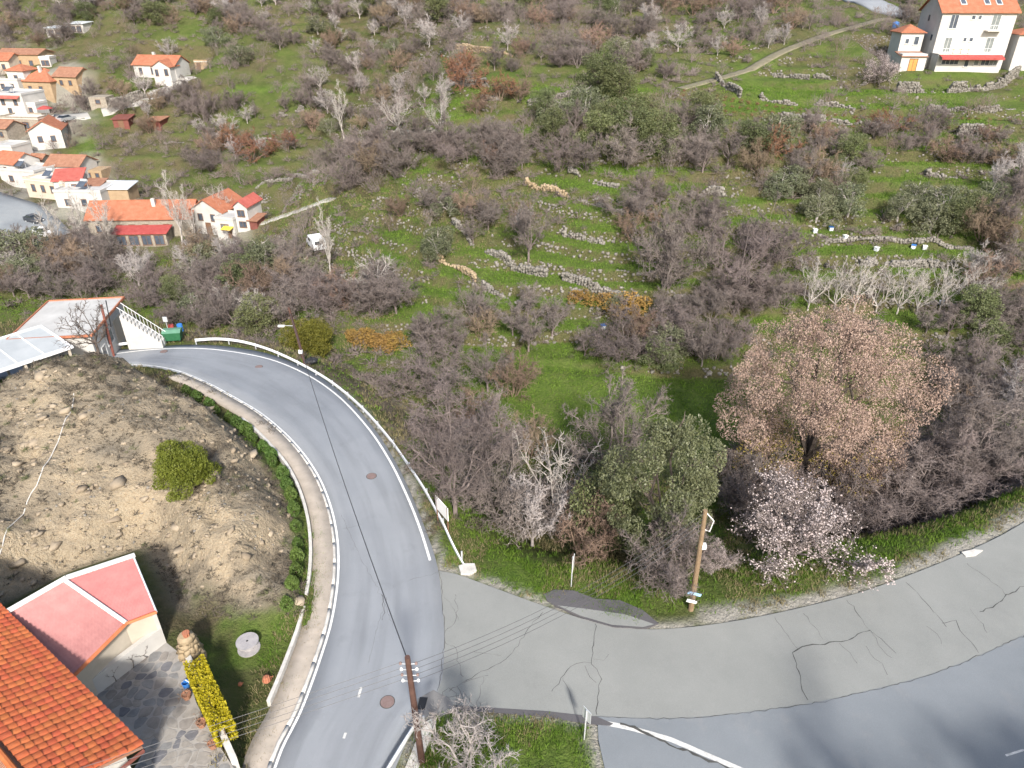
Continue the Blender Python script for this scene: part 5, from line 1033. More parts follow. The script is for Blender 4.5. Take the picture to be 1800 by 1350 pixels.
# ------------------------------------------------------------------ uncountable growth
def tufts(name, pts, h, blades, mat, label, rs, spread=0.12, w=0.022, cat=None):
    m = len(pts); B = np.repeat(pts, blades, 0); k = len(B); B = B+np.stack([rs.randn(k)*spread, rs.randn(k)*spread, np.zeros(k)], -1)
    hh = np.repeat(h, blades)*(0.5+0.8*rs.rand(k)); d = np.stack([rs.randn(k)*0.35, rs.randn(k)*0.35, np.ones(k)], -1); az = rs.rand(k)*6.28; ww = w*(0.6+rs.rand(k))[:, None]; s = np.stack([np.cos(az), np.sin(az), 0*az], -1)*ww
    V = np.stack([B-s-[0, 0, 0.03], B+s-[0, 0, 0.03], B+d*hh[:, None]], 1).reshape(-1, 3); F = np.arange(3*k).reshape(k, 3)
    o = link(bpy.data.objects.new(name, np_mesh(name, V, F, mat))); return tag(o, label, None, None, 'stuff')
def scatter(n, x0, x1, y0, y1, prob, rs):
    x = rs.uniform(x0, x1, n); y = rs.uniform(y0, y1, n); keep = rs.rand(n) < prob(x, y); x, y = x[keep], y[keep]; return np.stack([x, y, hzv(x, y)], -1)
rs = np.random.RandomState(5)
A = lambda M_: (lambda x, y: hzv(x, y, M_))
off = lambda x, y: (hzv(x, y, TRD) > 0.35)
pts = scatter(60000, -14, 42, 16, 52, lambda x, y: A(green)(x, y)*off(x, y)*sstep(0.2, 0.9, hzv(x, y, TRD))*(0.25+0.75*(fbm(x, y, 2.5, 90) > 0.42)), rs)
tufts('verge_grass', pts, np.full(len(pts), 0.22), 7, blade_m, 'bright green grass on the verges and the junction island', rs)
pts = scatter(42000, -14, 42, 16, 52, lambda x, y: off(x, y)*(A(soil)(x, y) < 0.3)*(fbm(x, y, 3.0, 91) > 0.5)*0.8, rs)
tufts('dry_grass', pts, np.full(len(pts), 0.24), 6, straw_m, 'straw-coloured dry grass among the green verge', rs)
pts = scatter(90000, -80, 80, 45, 140, lambda x, y: off(x, y)*(A(soil)(x, y) < 0.3)*(0.15+A(green)(x, y))*(A(gravel)(x, y) < .3), rs)
tufts('meadow_grass', pts, np.full(len(pts), 0.22), 4, blade_m, 'green meadow grass on the terraces', rs, 0.2, 0.05)
pts = scatter(36000, -60, 60, 45, 130, lambda x, y: off(x, y)*(A(soil)(x, y) < 0.3)*(A(green)(x, y) < 0.6)*(fbm(x, y, 6, 93) > 0.48), rs)
tufts('dry_scrub_grass', pts, np.full(len(pts), 0.34), 5, straw_m, 'dry brown weeds on the slopes', rs, 0.22, 0.035)
def scrub(name, pts, size, mat, label, rs, k=34, w=0.022, flat=0.75):
    m = len(pts); c = np.repeat(pts, k, 0); s = np.repeat(size, k); d = rs.randn(m*k, 3); d[:, 2] = np.abs(d[:, 2])*flat+0.08; d /= np.linalg.norm(d, axis=1)[:, None]
    p0 = c+d*s[:, None]*0.15*np.array([1, 1, 0]); j = rs.randn(m*k, 3)*0.25; e = d+j; e /= np.linalg.norm(e, axis=1)[:, None]; p0 = c+d*(s*rs.rand(m*k)*0.7)[:, None]; p1 = p0+e*(s*(0.35+0.3*rs.rand(m*k)))[:, None]
    me = spikes_mesh(name, p0, p1, np.full(m*k, w)*(s/0.5), mat); return tag(link(bpy.data.objects.new(name, me)), label, None, None, 'stuff')
sc1 = M('scrub_grey', (0.062, 0.052, 0.040), (0.145, 0.122, 0.095), scale=0.5, coords='World', rough=0.9)
sc2 = M('scrub_green', (0.085, 0.098, 0.045), (0.16, 0.165, 0.085), scale=0.5, coords='World', rough=0.9)
sc3 = M('scrub_mauve', (0.115, 0.094, 0.085), (0.21, 0.172, 0.158), scale=0.1, coords='World', rough=0.9)
kp = lambda x, y: (A(TDK)(x, y) > 0.5)*off(x, y)
pts = scatter(17000, -75, -12, 26, 70, lambda x, y: kp(x, y)*(1-0.75*A(ochre)(x, y))*(0.25+0.75*(fbm(x, y, 5, 95) > 0.47)), rs); scrub('knoll_scrub', pts, 0.14+0.34*rs.rand(len(pts))**2, sc1, 'low grey-brown thyme scrub over the earth knoll', rs, 20, 0.035)
pts = scatter(26000, -75, -12, 26, 70, lambda x, y: kp(x, y)*(1-0.9*A(ochre)(x, y))*(0.15+0.85*(fbm(x, y, 3.5, 94) > 0.45)), rs); k = 12; m = len(pts); d = rs.randn(m*k, 3); d[:, 2] = np.abs(d[:, 2])*0.7; s = np.repeat(0.10+0.16*rs.rand(m)**2, k); V, F = leaves_arrays(np.repeat(pts, k, 0)+d*s[:, None]*0.7, 0.11, rs, 0.6); tag(link(bpy.data.objects.new('cushion_scrub', np_mesh('cushion_scrub', V, F, M('cushion', (0.060, 0.050, 0.036), (0.155, 0.13, 0.098), scale=1.2, coords='World')))), 'dark cushions of dead scrub speckling the knoll', None, None, 'stuff')
pts = scatter(1500, -75, -12, 26, 70, lambda x, y: kp(x, y)*(1-0.7*A(ochre)(x, y)), rs); scrub('knoll_herbs', pts, 0.2+0.3*rs.rand(len(pts)), sc2, 'low olive-green herbs dotted over the earth knoll', rs, 44)
pts = scatter(2600, -36, -2, 36, 75, lambda x, y: off(x, y)*(A(TDK)(x, y) < -2)*(hzv(x, y, TRD) < 14)*(fbm(x, y, 4, 97) > 0.42), rs); scrub('bank_scrub', pts, 0.3+0.35*rs.rand(len(pts)), sc1, 'grey scrub on the bank below the guardrail', rs, 40)
def far_ok(x, y):
    b = np.ones(len(x), bool)
    for bx, by, br in BLOCK: b &= (x-bx)**2+(y-by)**2 > (br*0.9)**2
    return b
pts = scatter(13000, -170, 170, 72, 240, lambda x, y: (np.abs(x) < y*0.78)*far_ok(x, y)*off(x, y)*(A(green)(x, y) < 0.62)*(0.3*sstep(110, 130, y)+0.7*sstep(0.40, 0.55, fbm(x, y, 16, 98))), rs); scrub('hillside_scrub', pts, 0.5+1.1*rs.rand(len(pts))**1.5, sc3, 'low mauve-grey scrub covering the hillside', rs, 40, 0.02)
pts = scatter(5000, -170, 170, 72, 240, lambda x, y: (np.abs(x) < y*0.78)*far_ok(x, y)*off(x, y)*sstep(0.45, 0.6, fbm(x, y, 12, 99)), rs); scrub('hillside_herbs', pts, 0.4+0.5*rs.rand(len(pts)), sc2, 'low olive-green scrub dotted over the hillside', rs, 46, 0.022)
pts = scatter(2600, -40, 60, 46, 112, lambda x, y: off(x, y)*(A(TDK)(x, y) < -2)*(A(green)(x, y) < 0.55)*sstep(0.44, 0.56, fbm(x, y, 9, 130))*(hzv(x, y, TRD) > 6), rs); scrub('undergrowth', pts, 0.5+1.0*rs.rand(len(pts)), sc3, 'tangled mauve-grey undergrowth between the trees of the hollow', rs, 60, 0.014)
# rubble of fallen terrace walls
pts = scatter(110000, -60, 110, 70, 175, lambda x, y: far_ok(x, y)*(np.abs(x) < y*0.75)*sstep(0.65, 1.1, A(slope)(x, y))*(fbm(x, y, 9, 131) > 0.47), rs); tag(stones_mesh('terrace_rubble', pts, 0.16+0.26*rs.rand(len(pts)), st_gry, rs), 'grey rubble of dry-stone banks along the terraces', None, None, 'stuff')
st_pal = M('stone_pale', (0.19, 0.15, 0.105), (0.36, 0.30, 0.225), scale=0.8, coords='World', bump=0.3)
def far_bushes(name, n, mats, label, seed):
    rs = np.random.RandomState(seed); pts = scatter(n, -170, 170, 100, 240, lambda x, y: (np.abs(x) < y*0.78)*far_ok(x, y)*(A(green)(x, y) < 0.75)*(0.12+0.45*sstep(120, 165, y)+0.6*sstep(0.44, 0.58, fbm(x, y, 18, seed))), rs); P0, P1, R = [], [], []
    for p in pts:
        h = 1.6+2.2*rs.rand(); k = 210; b = np.array([rs.randn(k)*h*0.30, rs.randn(k)*h*0.30, h*(0.12+0.75*rs.rand(k))]).T; b[:, :2] *= (1.15-0.55*(b[:, 2:3]/h)**2); d = b/np.linalg.norm(b, axis=1)[:, None]+rs.randn(k, 3)*0.55; d[:, 2] += 0.35; d /= np.linalg.norm(d, axis=1)[:, None]
        P0.append(p+b); P1.append(p+b+d*(h*(0.16+0.16*rs.rand(k)))[:, None]); R.append(np.full(k, 0.024))
        s = 4; e = np.array([rs.randn(s)*h*0.25, rs.randn(s)*h*0.25, np.full(s, h*0.8)]).T; P0.append(np.repeat(p[None], s, 0)-[0, 0, .2]); P1.append(p+e); R.append(np.full(s, 0.06))
    tag(link(bpy.data.objects.new(name, spikes_mesh(name, np.concatenate(P0), np.concatenate(P1), np.concatenate(R), mats))), label, None, None, 'stuff')
far_bushes('distant_scrub', 1500, sc3, 'distant bare bushes merging into one mauve-grey mass on the upper hillside', 140)
far_bushes('distant_brush', 520, M('brush_brown', (0.105, 0.078, 0.06), (0.19, 0.145, 0.115), scale=0.1, coords='World'), 'distant brown brush between the bare trees of the hillside', 141)
# rubble on the knoll
pts = scatter(9000, -75, -12, 26, 66, lambda x, y: kp(x, y)*(0.12+0.88*A(ochre)(x, y)), rs); tag(stones_mesh('rubble', pts, 0.07+0.30*rs.rand(len(pts))**2.5, st_pal, rs, None, 0.4), 'ochre rubble and broken rock on the knoll cut', None, None, 'stuff')
rpts = scatter(2600, -60, -12, 26, 60, lambda x, y: kp(x, y)*sstep(0.35, 0.8, A(ochre)(x, y)+0.5*sstep(0.9, 1.6, A(slope)(x, y)))*0.45, rs); import bmesh as _bm
b_ = _bm.new(); _bm.ops.create_icosphere(b_, subdivisions=1, radius=1.0); iv = np.array([v.co[:] for v in b_.verts]); fi = np.array([[v.index for v in f.verts] for f in b_.faces]); b_.free(); RV, RF = [], []
for i, p in enumerate(rpts):
    q = iv*(1+0.0*iv); ph = rs.rand(6)*6; q = np.sign(q)*np.abs(q)**0.75; q *= (1+0.16*np.sin(3*q[:, [1]]+ph[0])+0.14*np.sin(4*q[:, [2]]+ph[1])+0.22*rs.randn(len(q), 1)); s = 0.10+0.36*rs.rand()**2.5; az = 0.7+0.5*rs.randn(); ca, sa = math.cos(az), math.sin(az); q = q*np.array([s*1.25, s*0.95, s*0.55]); ti = 0.5*rs.rand(); x = q[:, 0]*math.cos(ti)-q[:, 2]*math.sin(ti); z = q[:, 0]*math.sin(ti)+q[:, 2]*math.cos(ti)
    RV.append(np.stack([x*ca-q[:, 1]*sa+p[0], x*sa+q[:, 1]*ca+p[1], z+p[2]], -1)); RF.append(fi+i*len(iv))
tag(link(bpy.data.objects.new('rock_outcrop', np_mesh('rock_outcrop', np.concatenate(RV), np.concatenate(RF), st_pal))), 'tilted slabs of pale ochre bedrock breaking through the knoll', None, None, 'stuff')
pts = scatter(5000, -75, -12, 26, 66, lambda x, y: kp(x, y)*(fbm(x, y, 4, 96) > 0.48), rs); tag(stones_mesh('stones', pts, 0.05+0.14*rs.rand(len(pts))**2, st_gry, rs, None, 0.5), 'loose grey stones over the knoll', None, None, 'stuff')
# ------------------------------------------------------------------ near house with patio
PZ = 1.2
q0, q1 = P(250, 1312, 5.0), P(12, 1078, 5.0); ex = (q1-q0); EL_ = ex.length+6.0; ex.normalize(); inn = Vector((ex.y, -ex.x, 0))
if inn.y > 0: inn = -inn
hs = empty('tiled_house', (q0.x, q0.y, PZ), math.atan2(ex.y, ex.x), 'near house under bright orange clay roof tiles', 'house')
lm = hs.matrix_basis.inverted()
sg = 1 if (lm.to_3x3() @ inn).y > 0 else -1          # inward side in house coordinates
RUN, RISE, EZ = 3.7, 1.55, 5.0-PZ
wl_ = MB(); ya, yb = sorted((sg*0.55, sg*(2*RUN-0.55))); wl_.box(0.5, EL_, ya, yb, -0.6, EZ-0.12)
wl_.prism([(0.5, sg*0.55, EZ-.13), (0.5, sg*RUN, EZ+RISE-.25), (0.5, sg*(2*RUN-.55), EZ-.13)], (EL_-.5, 0, 0)); wl_.build('wall', w_white, hs)
sl = math.hypot(RUN, RISE); dn = Vector((0, sg*RUN, RISE))/sl; nrm = Vector((0, -sg*RISE, RUN))/sl
dk = MB().prism([(0, 0, EZ-.14), (0, sg*RUN, EZ+RISE-.14), (0, sg*2*RUN, EZ-.14), (0, sg*2*RUN, EZ-.02), (0, sg*RUN, EZ+RISE-.02), (0, 0, EZ-.02)], (EL_, 0, 0)); roof = dk.build('roof', t_brown, hs)
MB().box(-.06, -.002, min(0, sg*2*RUN), max(0, sg*2*RUN), EZ-.35, EZ-.16).build('fascia', red_dk, roof)
tile_m = M('clay_tile', (0.36, 0.078, 0.028), (0.48, 0.135, 0.055), rough=0.75, scale=3.0, rnd=0.13)
TW, TC = 0.36, 0.34
tv = []; tf = []
for j, (c, lift) in enumerate(((0.0, 0.045), (TC*1.22, 0.0))):
    for i in range(6): a = math.pi*i/5; tv.append((TW*0.5-TW*0.5*math.cos(a)*0.98, c, lift+0.075*math.sin(a)))
for i in range(5): tf.append((i, i+1, i+7, i+6))
b0 = len(tv)
for i in range(6): x, y, z = tv[i]; tv.append((x, y, z-0.03))
for i in range(5): tf.append((b0+i, b0+i+1, i+1, i))
tme = bpy.data.meshes.new('tile'); tme.from_pydata(tv, [], tf); tme.materials.append(tile_m); tme.update()
Rm = Matrix((Vector((1, 0, 0)), dn, nrm)).transposed()
spots = []
for c in range(int(sl/TC)):
    for k in range(int(EL_/TW)): spots.append((k*TW+0.02+RS.randn()*0.004, c*TC, RS.randn()*0.006))
def vis(s):
    p = hs.matrix_basis @ (Vector((s[0], 0, EZ))+dn*s[1]); d = depth_of(p); v = p.x/d*FPX+900; up = (p.y*SP-(CAM_Z-p.z)*CP)/d; return v > -25 and 675-up*FPX < 1370
spots.sort(key=lambda s: (not vis(s), s[0]+s[1])); rest = spots[300:]
for s in spots[:300]:
    o = link(bpy.data.objects.new('tile', tme), roof); M4 = Rm.to_4x4(); M4.translation = Vector((s[0], 0, EZ))+dn*(s[1]-0.06)+nrm*(0.012+s[2]); o.matrix_local = M4
bv, bf = [], []
for s in rest:
    n = len(bv); t0 = Vector((s[0], 0, EZ))+dn*(s[1]-.06)+nrm*(.012+s[2])
    for v in tv: bv.append(tuple(t0+Rm @ Vector(v)))
    bf += [tuple(n+i for i in f) for f in tf]
me = bpy.data.meshes.new('roof_tiles'); me.from_pydata(bv, [], bf); me.materials.append(tile_m); o = link(bpy.data.objects.new('roof_tiles', me), roof); o['kind'] = 'stuff'
MB().tube([(-.05, sg*RUN, EZ+RISE+.03), (EL_, sg*RUN, EZ+RISE+.03)], .13, 8).build('ridge', tile_m, roof)
# pink-roofed outbuilding
pk_m = M('pink_tile', (0.33, 0.145, 0.14), (0.41, 0.195, 0.185), rough=0.7, scale=1.5); pk2 = M('pink_tile_deep', (0.36, 0.115, 0.115), (0.42, 0.155, 0.15), rough=0.7, scale=1.5)
ez = 3.9
A_, B_, C_, D_, R0, R1 = P(10, 1083, ez+.9), P(236, 982, ez+.75), P(275, 1076, ez), P(128, 1190, ez), P(116, 1022, ez+1.25), P(222, 1096, ez+.12)
ob = empty('outbuilding', (C_.x, C_.y, PZ), 0, 'low outbuilding with faded pink tile roof against the knoll', 'outbuilding'); inv = Vector((C_.x, C_.y, PZ))
def lp(p): return Vector(p)-inv
def ridged(a, b, c, d, mat, name, nu, nv):   # a->b along the eave side, d->c at the top; courses step up the slope
    V = []; F = []; n = (b-a).cross(d-a).normalized(); n = n if n.z > 0 else -n
    for j in range(nv+1):
        for i in range(nu*2+1):
            u, v = i/(nu*2), j/nv; q = (a*(1-u)+b*u)*(1-v)+(d*(1-u)+c*u)*v
            V.append(tuple(q+n*(0.035*(i % 2)))); V.append(tuple(q+n*(0.035*(i % 2)+0.035)))
    m = nu*2+1
    for j in range(nv):
        for i in range(m-1):
            lo = (j*m+i)*2+1; hi = ((j+1)*m+i)*2; F.append((lo, lo+2, hi+2, hi)); F.append((hi, hi+2, hi+3, hi+1))
    o = link(bpy.data.objects.new(name, np_mesh(name, V, F, mat)), ob); return o
ridged(lp(D_), lp(R1), lp(R0), lp(A_), pk_m, 'roof_slope', 16, 18)
ridged(lp(R1), lp(C_), lp(B_), lp(R0), pk2, 'roof_slope', 12, 18)
MB().tube([lp(R0)+Vector((0,0,.05)), lp(R1)+Vector((0,0,.06))], .12, 7).build('ridge', frame_w, ob)
for a, b in ((A_, R0), (R0, B_)): MB().tube([lp(a)+Vector((0,.12,.14)), lp(b)+Vector((0,.12,.14))], .15, 6).build('verge_coping', frame_w, ob)
MB().tube([lp(D_), lp(R1), lp(C_)], .10, 5).build('gutter', M('gutter_orange', (0.50, 0.16, 0.07), var=.15), ob)
MB().tube([lp(C_), lp(B_)], .06, 5).build('edge_flashing', sheet, ob)
ins = lambda p, k: lp(p)+(lp((A_+B_)/2)-lp((C_+D_)/2)).normalized()*k
def wallquad(a, b, z0, z1, mat, name, th=.2, off=.0):
    a, b = Vector(a), Vector(b); t = (b-a); t.z = 0; t.normalize(); n = Vector((-t.y, t.x, 0)); a0 = a+n*off; b0 = b+n*off
    return MB().hull8([(a0.x,a0.y,z0),(b0.x,b0.y,z0),(b0.x+n.x*th,b0.y+n.y*th,z0),(a0.x+n.x*th,a0.y+n.y*th,z0),(a0.x,a0.y,a.z+z1),(b0.x,b0.y,b.z+z1),(b0.x+n.x*th,b0.y+n.y*th,b.z+z1),(a0.x+n.x*th,a0.y+n.y*th,a.z+z1)]).build(name, mat, ob)
d_, r_, c_ = ins(D_, .45), ins(R1, .45), ins(C_, .4)
wallquad(d_, r_, -1, -.08, w_cream, 'wall'); wallquad(r_, c_, -1, -.08, w_cream, 'wall')
cc = lp(C_)+Vector((-.25, .3, 0)); bb = lp(B_)+Vector((-.35, -.4, 0)); wallquad(cc, bb, -1, -.35, w_grey, 'wall'); wallquad(bb, lp(R0)+Vector((0,-.4,0)), -1, -.5, w_grey, 'wall'); wallquad(lp(R0)+Vector((0,-.4,0)), lp(A_)+Vector((0.2,-.4,0)), -1, -.5, w_grey, 'wall')
# whitewashed lower wall in front of it
f0, f1 = P(172, 1222, PZ), P(292, 1130, PZ); ww = empty('whitewashed_wall', (f0.x, f0.y, PZ), 0, 'whitewashed low wall with thin bare creeper under the pink roof', 'wall'); t = (f1-f0); n = Vector((-t.y, t.x, 0)).normalized()
MB().hull8([Vector((0,0,-.4)), t+Vector((0,0,-.4)), t+n*.3+Vector((0,0,-.4)), n*.3+Vector((0,0,-.4)), Vector((0,0,1.15)), t+Vector((0,0,1.15)), t+n*.3+Vector((0,0,1.15)), n*.3+Vector((0,0,1.15))]).build('wall_face', w_white, ww)
cr = MB(); rs = np.random.RandomState(21); tl = t.normalized()
for u in (0.25, 0.5, 0.72):
    o_ = t*u-n*.03
    def twig(p, d, l, r, k):
        e_ = p+d*l; cr.tube([p, (p+e_)/2+Vector(rs.randn(3))*.03, e_], [r, r*.8, r*.5], 4, False)
        if k:
            for _ in range(2): twig(e_, (d+tl*rs.randn()*.8+Vector((0,0,.2))).normalized(), l*.7, r*.6, k-1)
    twig(o_, (Vector((0,0,1))+tl*rs.randn()*.5).normalized(), .38, .025, 3)
cr.build('creeper', bark_dark, ww)
# patio of irregular flagstones
pat = W2([(140,1200),(290,1128),(318,1150),(345,1235),(372,1290),(412,1352),(330,1700),(150,1500),(255,1318)], PZ)
patio = flatpoly('patio', pat, PZ+0.02, M('mortar', (0.26, 0.245, 0.225), (0.33, 0.31, 0.285), scale=3, coords='World'), None, 0.4); tag(patio, 'patio paved with irregular flagstones before the tiled house', None, None, 'structure')
fl_ms = [M('flagstone_'+n_, c_, var=.25, scale=2.0, rough=0.85, coords='World') for n_, c_ in (('grey', (0.20,0.198,0.195)), ('buff', (0.26,0.24,0.215)), ('brown', (0.225,0.205,0.185)), ('dark', (0.135,0.135,0.145)))]
rs = np.random.RandomState(31); x0, y0 = pat.min(0); x1, y1 = pat.max(0); st_ = 0.56; nxg, nyg = int((x1-x0)/st_)+2, int((y1-y0)/st_)+2; J = rs.uniform(-.36, .36, (nxg+1, nyg+1, 2))*st_
kf = 0
for i in range(nxg):
    for j in range(nyg):
        q = [np.array([x0+a*st_, y0+b*st_])+J[a, b] for a, b in ((i, j), (i+1, j), (i+1, j+1), (i, j+1))]; c = sum(q)/4
        if not inside(np.array([c[0]]), np.array([c[1]]), pat)[0] or pl_dist(np.array([c[0]]), np.array([c[1]]), pat)[0] < .25 or c[1] < 15.5 or kf >= 300: continue
        q = [c+(p-c)*0.86 for p in q]; pts = []
        for a in range(4): p, r = q[a], q[(a+1) % 4]; pts += [p*.8+r*.2+rs.randn(2)*.02, p*.2+r*.8+rs.randn(2)*.02]
        kf += 1; MB().prism([(p[0], p[1], PZ) for p in pts], (0, 0, .035+.008*rs.rand())).build('flagstone', fl_ms[rs.choice(4, p=[.3,.35,.2,.15])], patio)
# yellow clipped hedge on its low wall, stone gatepost, clutter
h0, h1 = P(342, 1166, 2.2), P(396, 1288, 2.2); hd = empty('clipped_hedge', (h0.x, h0.y, PZ), 0, 'clipped hedge of bright yellow foliage beside the patio', 'hedge'); hv = h1-h0; hv.z = 0; hl = hv.length; hu = hv.normalized(); hn = Vector((-hu.y, hu.x, 0))
rs = np.random.RandomState(41); m = 9000; C = np.array([0, 0, .1])+np.outer(rs.rand(m)*hl, hu)
sq = rs.uniform(-1, 1, (m, 2)); k = np.maximum(np.abs(sq[:, 0]), np.abs(sq[:, 1])); sq = sq/k[:, None]*(0.75+.3*rs.rand(m))[:, None]; C = C+np.outer(sq[:, 0]*.48, hn); C[:, 2] += .65+sq[:, 1]*.55; C += np.stack([0*k, 0*k, .12*np.sin(C[:, 0]*5)*np.sin(C[:, 1]*6)], -1)
V, F = leaves_arrays(C, .13, rs, .7); link(bpy.data.objects.new('foliage', np_mesh('foliage', V, F, leaf_yellow)), hd)
sm = MB()
for i in range(7): b = hu*(hl*(i+.5)/7); sm.tube([b+Vector((0,0,-1)), b+Vector((0,0,.8))], .03, 5)
sm.build('stems', bark_brown, hd)
rw0, rw1 = P(322, 1150, PZ), P(408, 1345, PZ); rv = rw1-rw0; rn = Vector((-rv.y, rv.x, 0)).normalized(); bw = empty('patio_wall', (rw0.x, rw0.y, PZ), 0, 'low whitewashed border wall along the patio below the hedge', 'wall')
MB().hull8([Vector((0,0,-1.2)), rv+Vector((0,0,-1.2)), rv+rn*.28+Vector((0,0,-1.2)), rn*.28+Vector((0,0,-1.2)), Vector((0,0,.42)), rv+Vector((0,0,.42)), rv+rn*.28+Vector((0,0,.42)), rn*.28+Vector((0,0,.42))]).build('wall_face', concrete_w, bw)
g0 = P(333, 1142, 1.5); gp = empty('stone_gatepost', (g0.x, g0.y, 0.9), .4, 'rounded rubble-stone gatepost at the end of the yellow hedge', 'gatepost'); rs = np.random.RandomState(43)
C = np.array([(.5*math.cos(a)*(1-.12*z), .5*math.sin(a)*(1-.12*z), z*.30) for z in range(6) for a in np.arange(0, 6.28, .75)]); o = stones_mesh('stones', C, np.full(len(C), .42), st_och, rs, gp); o['kind'] = 'stuff'; MB().lathe([(.42,-.3),(.42,1.6),(.3,1.75)], 10).build('core', st_och, gp); MB().lathe([(.16,1.75),(.2,2.0),(.14,2.0)], 10, (.1,-.1,0)).build('clay_pot', t_orange, gp)
b0 = P(327, 1203, PZ+.25); bk = empty('bucket', (b0.x, b0.y, PZ+.05), 0, 'blue plastic bucket by the patio wall', 'bucket'); MB().lathe([(.15,0),(.2,.36),(.17,.36),(.13,.03)], 12).build('body', blue_m, bk); MB().tube([(-.19,0,.36),(0,.05,.5),(.19,0,.36)], .012, 5).build('handle', metal_g, bk)
for x, y, l in ((329,1226,'clay pot with dead twigs by the patio wall'), (355,1275,'broken clay pot further along the patio wall'), (375,1312,'clay pot nearest the frame edge along the patio wall')):
    q = P(x, y, PZ+.1); e = empty('plant_pot', (q.x, q.y, PZ+.05), 0, l, 'pot', 'pots along the patio wall'); MB().lathe([(.16,0),(.24,.34),(.2,.34),(.17,.28)], 12).build('pot', t_brown, e); mb_, (a, b, r), _ = grow(400+x, .8, .5, stems=4, n1=3, n2=3, n3=2, n4=0, r0=.02, twig=.008); link(bpy.data.objects.new('twigs', spikes_mesh('twigs', a, b, r, bark_brown)), e)
# cable drum lying on the grass, scraps of terracotta
q = G(438, 1140); dr = empty('cable_drum', q, .3, 'grey wooden cable drum lying on the grass plot', 'drum'); dw = M('weathered_wood', (0.26,0.25,0.26), (0.38,0.36,0.36), scale=4); MB().lathe([(.62,.0),(.62,.08)], 20).build('flange', dw, dr); MB().lathe([(.3,.08),(.3,.55)], 16).build('core', dw, dr); MB().lathe([(.62,.55),(.62,.63)], 20).build('flange', dw, dr); MB().lathe([(.06,.632),(.06,.64)], 8).build('hub_hole', black_m, dr)
for x, y, l in ((470, 1199, 'broken terracotta jar lying near the pavement wall'), (423, 1206, 'small terracotta shard in the grass beside the jar')):
    q = G(x, y); s = 1 if x == 470 else .5; e = empty('terracotta_jar', q+Vector((0,0,.08)), .5, l, 'jar'); e.scale = (s,)*3; MB().lathe([(.10,-.1),(.24,.1),(.2,.3),(.12,.36)], 12).build('body', t_orange, e); MB().tube([(.2,0,.22),(.34,.05,.15),(.22,.02,.02)], .03, 5).build('handle', t_orange, e)

# ------------------------------------------------------------------ low white wall behind the pavement, in blocks
pw = empty('pavement_wall', (*PL[40], 0), 0, 'low white-topped wall along the back of the pavement', 'wall'); inv = Vector(pw.location)
i0 = int(np.abs(np.array([p[1] for p in PL])-P(480,1250).y).argmin()); i1 = int(np.linalg.norm(PL-np.array(PR(545,815).xy), axis=1).argmin()); o1, o2 = offs(PL, 1.44), offs(PL, 1.64)
for a in range(i0, i1+22, 2):
    if a+2 >= len(PL): break
    if a in (i0+14,): continue
    z = [float(zroad(PL[a][1])), float(zroad(PL[a+2][1]))]; top = .46 if a < i1 else .46-.2*min(1, (a-i1)/8); g = .985
    p = [Vector((*o1[a], 0)), Vector((*(o1[a]+(o1[a+2]-o1[a])*g), 0)), Vector((*(o2[a]+(o2[a+2]-o2[a])*g), 0)), Vector((*o2[a], 0))]
    bt = [v-inv+Vector((0,0,z[0]-.2)) for v in p]; tp = [v-inv+Vector((0,0,z[k]+top)) for v, k in zip(p, (0,1,1,0))]
    MB().hull8(bt+tp).build('block', concrete_w, pw)

# ------------------------------------------------------------------ guardrails
def guardrail(line, label, h=.62, post=4.0, term=False):
    line = [np.array(p) for p in line]; p = even(line, max(4, int(sum(np.linalg.norm(np.diff(np.array(line), axis=0), axis=1))/.7))); c = p[len(p)//2]; o_ = Vector((c[0], c[1], hz(*c))); e = empty('guardrail', o_, 0, label, 'guardrail')
    prof = [(0, -.155), (.075, -.10), (.02, 0), (.075, .10), (0, .155)]; n = offs(p, 1.0)-p; V = []; F = []; m = len(prof)
    zz = np.array([hz(*q) for q in p]); zz = np.convolve(np.pad(zz, 4, mode='edge'), np.ones(9)/9, 'valid')
    for i in range(len(p)):
        s = 1.0 if not term else min(1, max(.1, (len(p)-1-i)/5))
        for d, dz in prof: V.append((p[i][0]-n[i][0]*d-o_.x, p[i][1]-n[i][1]*d-o_.y, zz[i]+h*s+dz-o_.z))
        for d, dz in prof: V.append((p[i][0]-n[i][0]*(d-.03)-o_.x, p[i][1]-n[i][1]*(d-.03)-o_.y, zz[i]+h*s+dz-o_.z))
    for i in range(len(p)-1):
        for k in range(m-1): a = i*2*m+k; F.append((a, a+1, a+1+2*m, a+2*m)); F.append((a+m+1, a+m, a+3*m, a+1+3*m))
        a = i*2*m; F.append((a, a+2*m, a+3*m, a+m)); F.append((a+m-1, a+2*m-1, a+4*m-1, a+3*m-1))
    link(bpy.data.objects.new('beam', np_mesh('beam', V, F, metal_w)), e)
    s = 0; step = max(1, int(post/.7))
    for i in range(0, len(p), step):
        q = p[i]+n[i]*.12; MB().box(q[0]-o_.x-.05, q[0]-o_.x+.05, q[1]-o_.y-.04, q[1]-o_.y+.04, hz(*q)-o_.z-.4, zz[i]-o_.z+h+.12).build('post', metal_g, e)
    return e
GR = [PR(*q).xy for q in [(345,606),(385,604),(432,610),(482,625),(532,648),(582,678),(632,720),(682,776),(722,832),(748,872),(772,916),(796,962),(817,996)]]
guardrail(resample([np.array(p) for p in GR], .7)[::1], 'long white steel guardrail along the outside of the bend', term=True)
guardrail([np.array(PR(*q).xy) for q in [(205,614),(240,610),(280,603),(316,597)]], 'short steel guardrail before the white house')
guardrail([np.array(P(*q).xy) for q in [(742,1272),(722,1300),(700,1335),(670,1385),(640,1440)]], 'short steel guardrail beside the dark timber pole at the junction')
